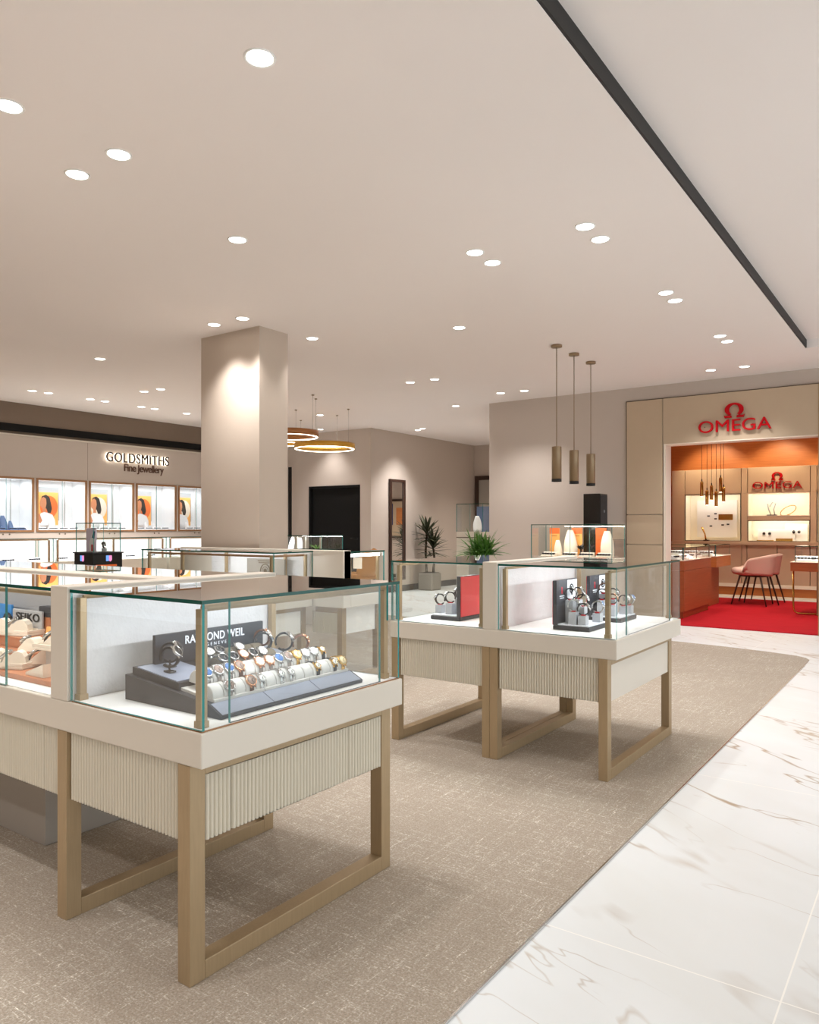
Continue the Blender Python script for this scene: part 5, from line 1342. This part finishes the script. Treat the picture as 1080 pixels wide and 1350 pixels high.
wood_counter(-3.45, -2.75, 10.05, 11.42, .770, .935, 'front red brown wooden boutique counter with glass top, on the red rug', j=0)
# second counter: overhanging drawer on a narrower body
t = thing('display_counter', 'rear red brown boutique counter with overhanging drawer, beside the pink chairs', 'display counter', (-3.1, 12.2, 0), 'wooden boutique counters')
obj('drawer', MB().box(-3.60, -2.76, 11.78, 12.70, .60, .757, .003), M['copper'], t)
obj('top_edge', MB().box(-3.604, -2.756, 11.776, 12.704, .7572, .770, .002), M['bust'], t)
obj('body', MB().box(-3.45, -2.88, 11.82, 12.45, .0122, .5998, .003), M['redwood'], t)
gp(t, -3.59, -2.77, 11.79, 12.69, .927, .935); gp(t, -3.59, -2.77, 11.79, 11.797, .7705, .9265); gp(t, -2.777, -2.77, 11.7975, 12.69, .7705, .9265)
obj('corner_post', MB().box(-2.79, -2.78, 11.80, 11.81, .7702, .926), M['charcoal'], t)
for k in range(3): P_pw.put((-3.40+.22*k, 12.0, .7705), R(10), 'white watch pad, %s from the left in the rear boutique counter' % ORD[k], 'pads in the boutique counters', scale=1.4)
area((-3.1, 12.2, .92), (-3.1, 12.2, .77), 3, .7, .2, (1, .95, .85), 170)
# table at right edge
t = thing('display_table', 'glass topped wooden table on thin gold loop leg at right edge of photo', 'table', (-1.2, 11.6, 0))
TX0, TX1, TY0, TY1 = -1.715, -.75, 11.42, 12.1
obj('tabletop', MB().box(TX0, TX1, TY0, TY1, .60, .715, .004), M['copper'], t)
obj('top_edge', MB().box(TX0-.003, TX1, TY0-.003, TY1, .7152, .727, .002), M['bust'], t)
obj('loop_leg', MB().tube([(TX0+.03, TY0+.05, .599), (TX0+.03, TY0+.05, .09), (TX0+.045, TY0+.05, .045), (TX0+.09, TY0+.05, .024), (TX1, TY0+.05, .024)], .012, 10), M['gold'], t)
obj('pedestal_leg', MB().box(-1.40, -1.33, TY0+.02, TY0+.4, .0122, .5995, .003), M['bronze'], t)
gp(t, TX0+.05, TX1, TY0+.04, TY1-.04, .935, .943); gp(t, TX0+.05, TX1, TY0+.04, TY0+.047, .7275, .9345); gp(t, TX0+.05, TX0+.057, TY0+.0475, TY1-.04, .7275, .9345)
for k in range(3): P_pw.put((-1.55+.2*k, TY0+.18, .7275), 0, 'dark fronted watch pad, %s from the left on the table at the right edge' % ORD[k], 'pads on the right edge table', scale=1.5)
area((-1.3, 11.7, .93), (-1.3, 11.7, .73), 3, .7, .3, (1, .95, .85), 170)

# pink chairs
def make_chair():
    t = thing('tub_chair', 'pink tub chair', 'chair')
    b = MB()
    b.lathe([(.001, .507), (.20, .507), (.265, .522), (.290, .560), (.285, .610), (.24, .632), (.001, .638)], 32, mtx=Matrix.Translation((-.06, 0, 0)) @ Matrix.Diagonal((1.12, .86, 1, 1)))
    obj('seat', b, M['pink'], t)
    def fn(u, v):
        e = abs(u-.5)*2; a = (u-.5)*R(196)
        top = .855-.10*e**1.5-.20*max(0, e-.86)/.14*max(0, e-.86)/.14; bot = .50+.03*e+.10*(max(0, e-.86)/.14)**2
        zz = bot+(top-bot)*v; rr = .255+.055*v
        return Vector((.01+rr*math.cos(a)*1.06, rr*math.sin(a)*.90, zz))
    obj('backrest', MB().grid(fn, 40, 8, th=.04), M['pink'], t)
    for sx, sy in ((1, 1), (1, -1), (-1, 1), (-1, -1)):
        obj('leg', MB().cyl((sx*.30, sy*.20, .0165), (sx*.17, sy*.15, .512), .010, .017, n=12), M['darkwood'], t)
    obj('seat_frame', MB().box(-.19, .19, -.165, .165, .485, .506, .004), M['darkwood'], t)
    return t
ch = Proto(make_chair())
ch.put((-2.36, 12.46, 0), R(-18), 'pink tub chair on dark legs standing on the red rug, the nearer of two', 'pink tub chairs', scale=.92)
ch.put((-2.36, 12.99, 0), R(-18), 'pink tub chair behind the other one, only its back and legs showing', 'pink tub chairs', scale=.92)

# small gold pendants
def make_goldpendant():
    t = thing('pendant_lamp', 'slim gold pendant', 'pendant lamp')
    obj('tube_shade', MB().lathe([(.001, 0.004), (.018, .004), (.022, 0), (.023, .004), (.023, .205), (.015, .225), (.001, .225)], 20), M['gold'], t)
    obj('lamp', MB().lathe([(.001, -.001), (.017, -.001), (.017, .0035), (.001, .0035)], 16), M['goldtip'], t)
    obj('neck', MB().cyl((0, 0, .2252), (0, 0, .26), .008, n=10), M['darkwood'], t)
    obj('cord', MB().cyl((0, 0, .2602), (0, 0, 1.75), .003, n=6), M['darkwood'], t)
    return t
gpn = Proto(make_goldpendant())
for j, (px, zb, yo) in enumerate(((925.4, 1.66, 11.75), (932.3, 1.535, 11.9), (938.2, 1.615, 12.1), (944.5, 1.51, 11.8), (950.3, 1.735, 12.15), (954.2, 1.58, 11.95))):
    th_ = math.atan(705/995); a = (px-540)/995; rx = -math.sin(th_)+a*math.cos(th_); ry = math.cos(th_)+a*math.sin(th_)
    x = rx*yo/ry
    o = gpn.put((x, yo, zb), 0, 'slim gold pendant, %s from the left in the cluster of six inside the boutique' % ORD[j], 'slim gold pendants')

# ------------------------------------------------------------------ camera, world, colour management
cam = bpy.data.cameras.new('camera'); co = bpy.data.objects.new('camera', cam); C.objects.link(co)
co.location = (0, 0, 1.2); co.rotation_euler = (R(90), 0, math.atan(705/995))
cam.sensor_fit = 'HORIZONTAL'; cam.sensor_width = 36; cam.lens = 36*995/1080
cam.shift_y = 20/1080; cam.clip_start = .05
sc.camera = co

w = bpy.data.worlds.new('world'); sc.world = w; w.use_nodes = True
bg = w.node_tree.nodes['Background']; bg.inputs['Color'].default_value = (.88, .95, 1, 1); bg.inputs['Strength'].default_value = 1.2
sc.view_settings.view_transform = 'Standard'; sc.view_settings.look = 'None'; sc.view_settings.gamma = 1; sc.view_settings.use_curve_mapping = False
sc.view_settings.exposure = 0.66
sc.cycles.use_denoising = True
sc.cycles.max_bounces = 10; sc.cycles.diffuse_bounces = 5; sc.cycles.transparent_max_bounces = 40; sc.cycles.glossy_bounces = 6
sc.cycles.sample_clamp_indirect = 6
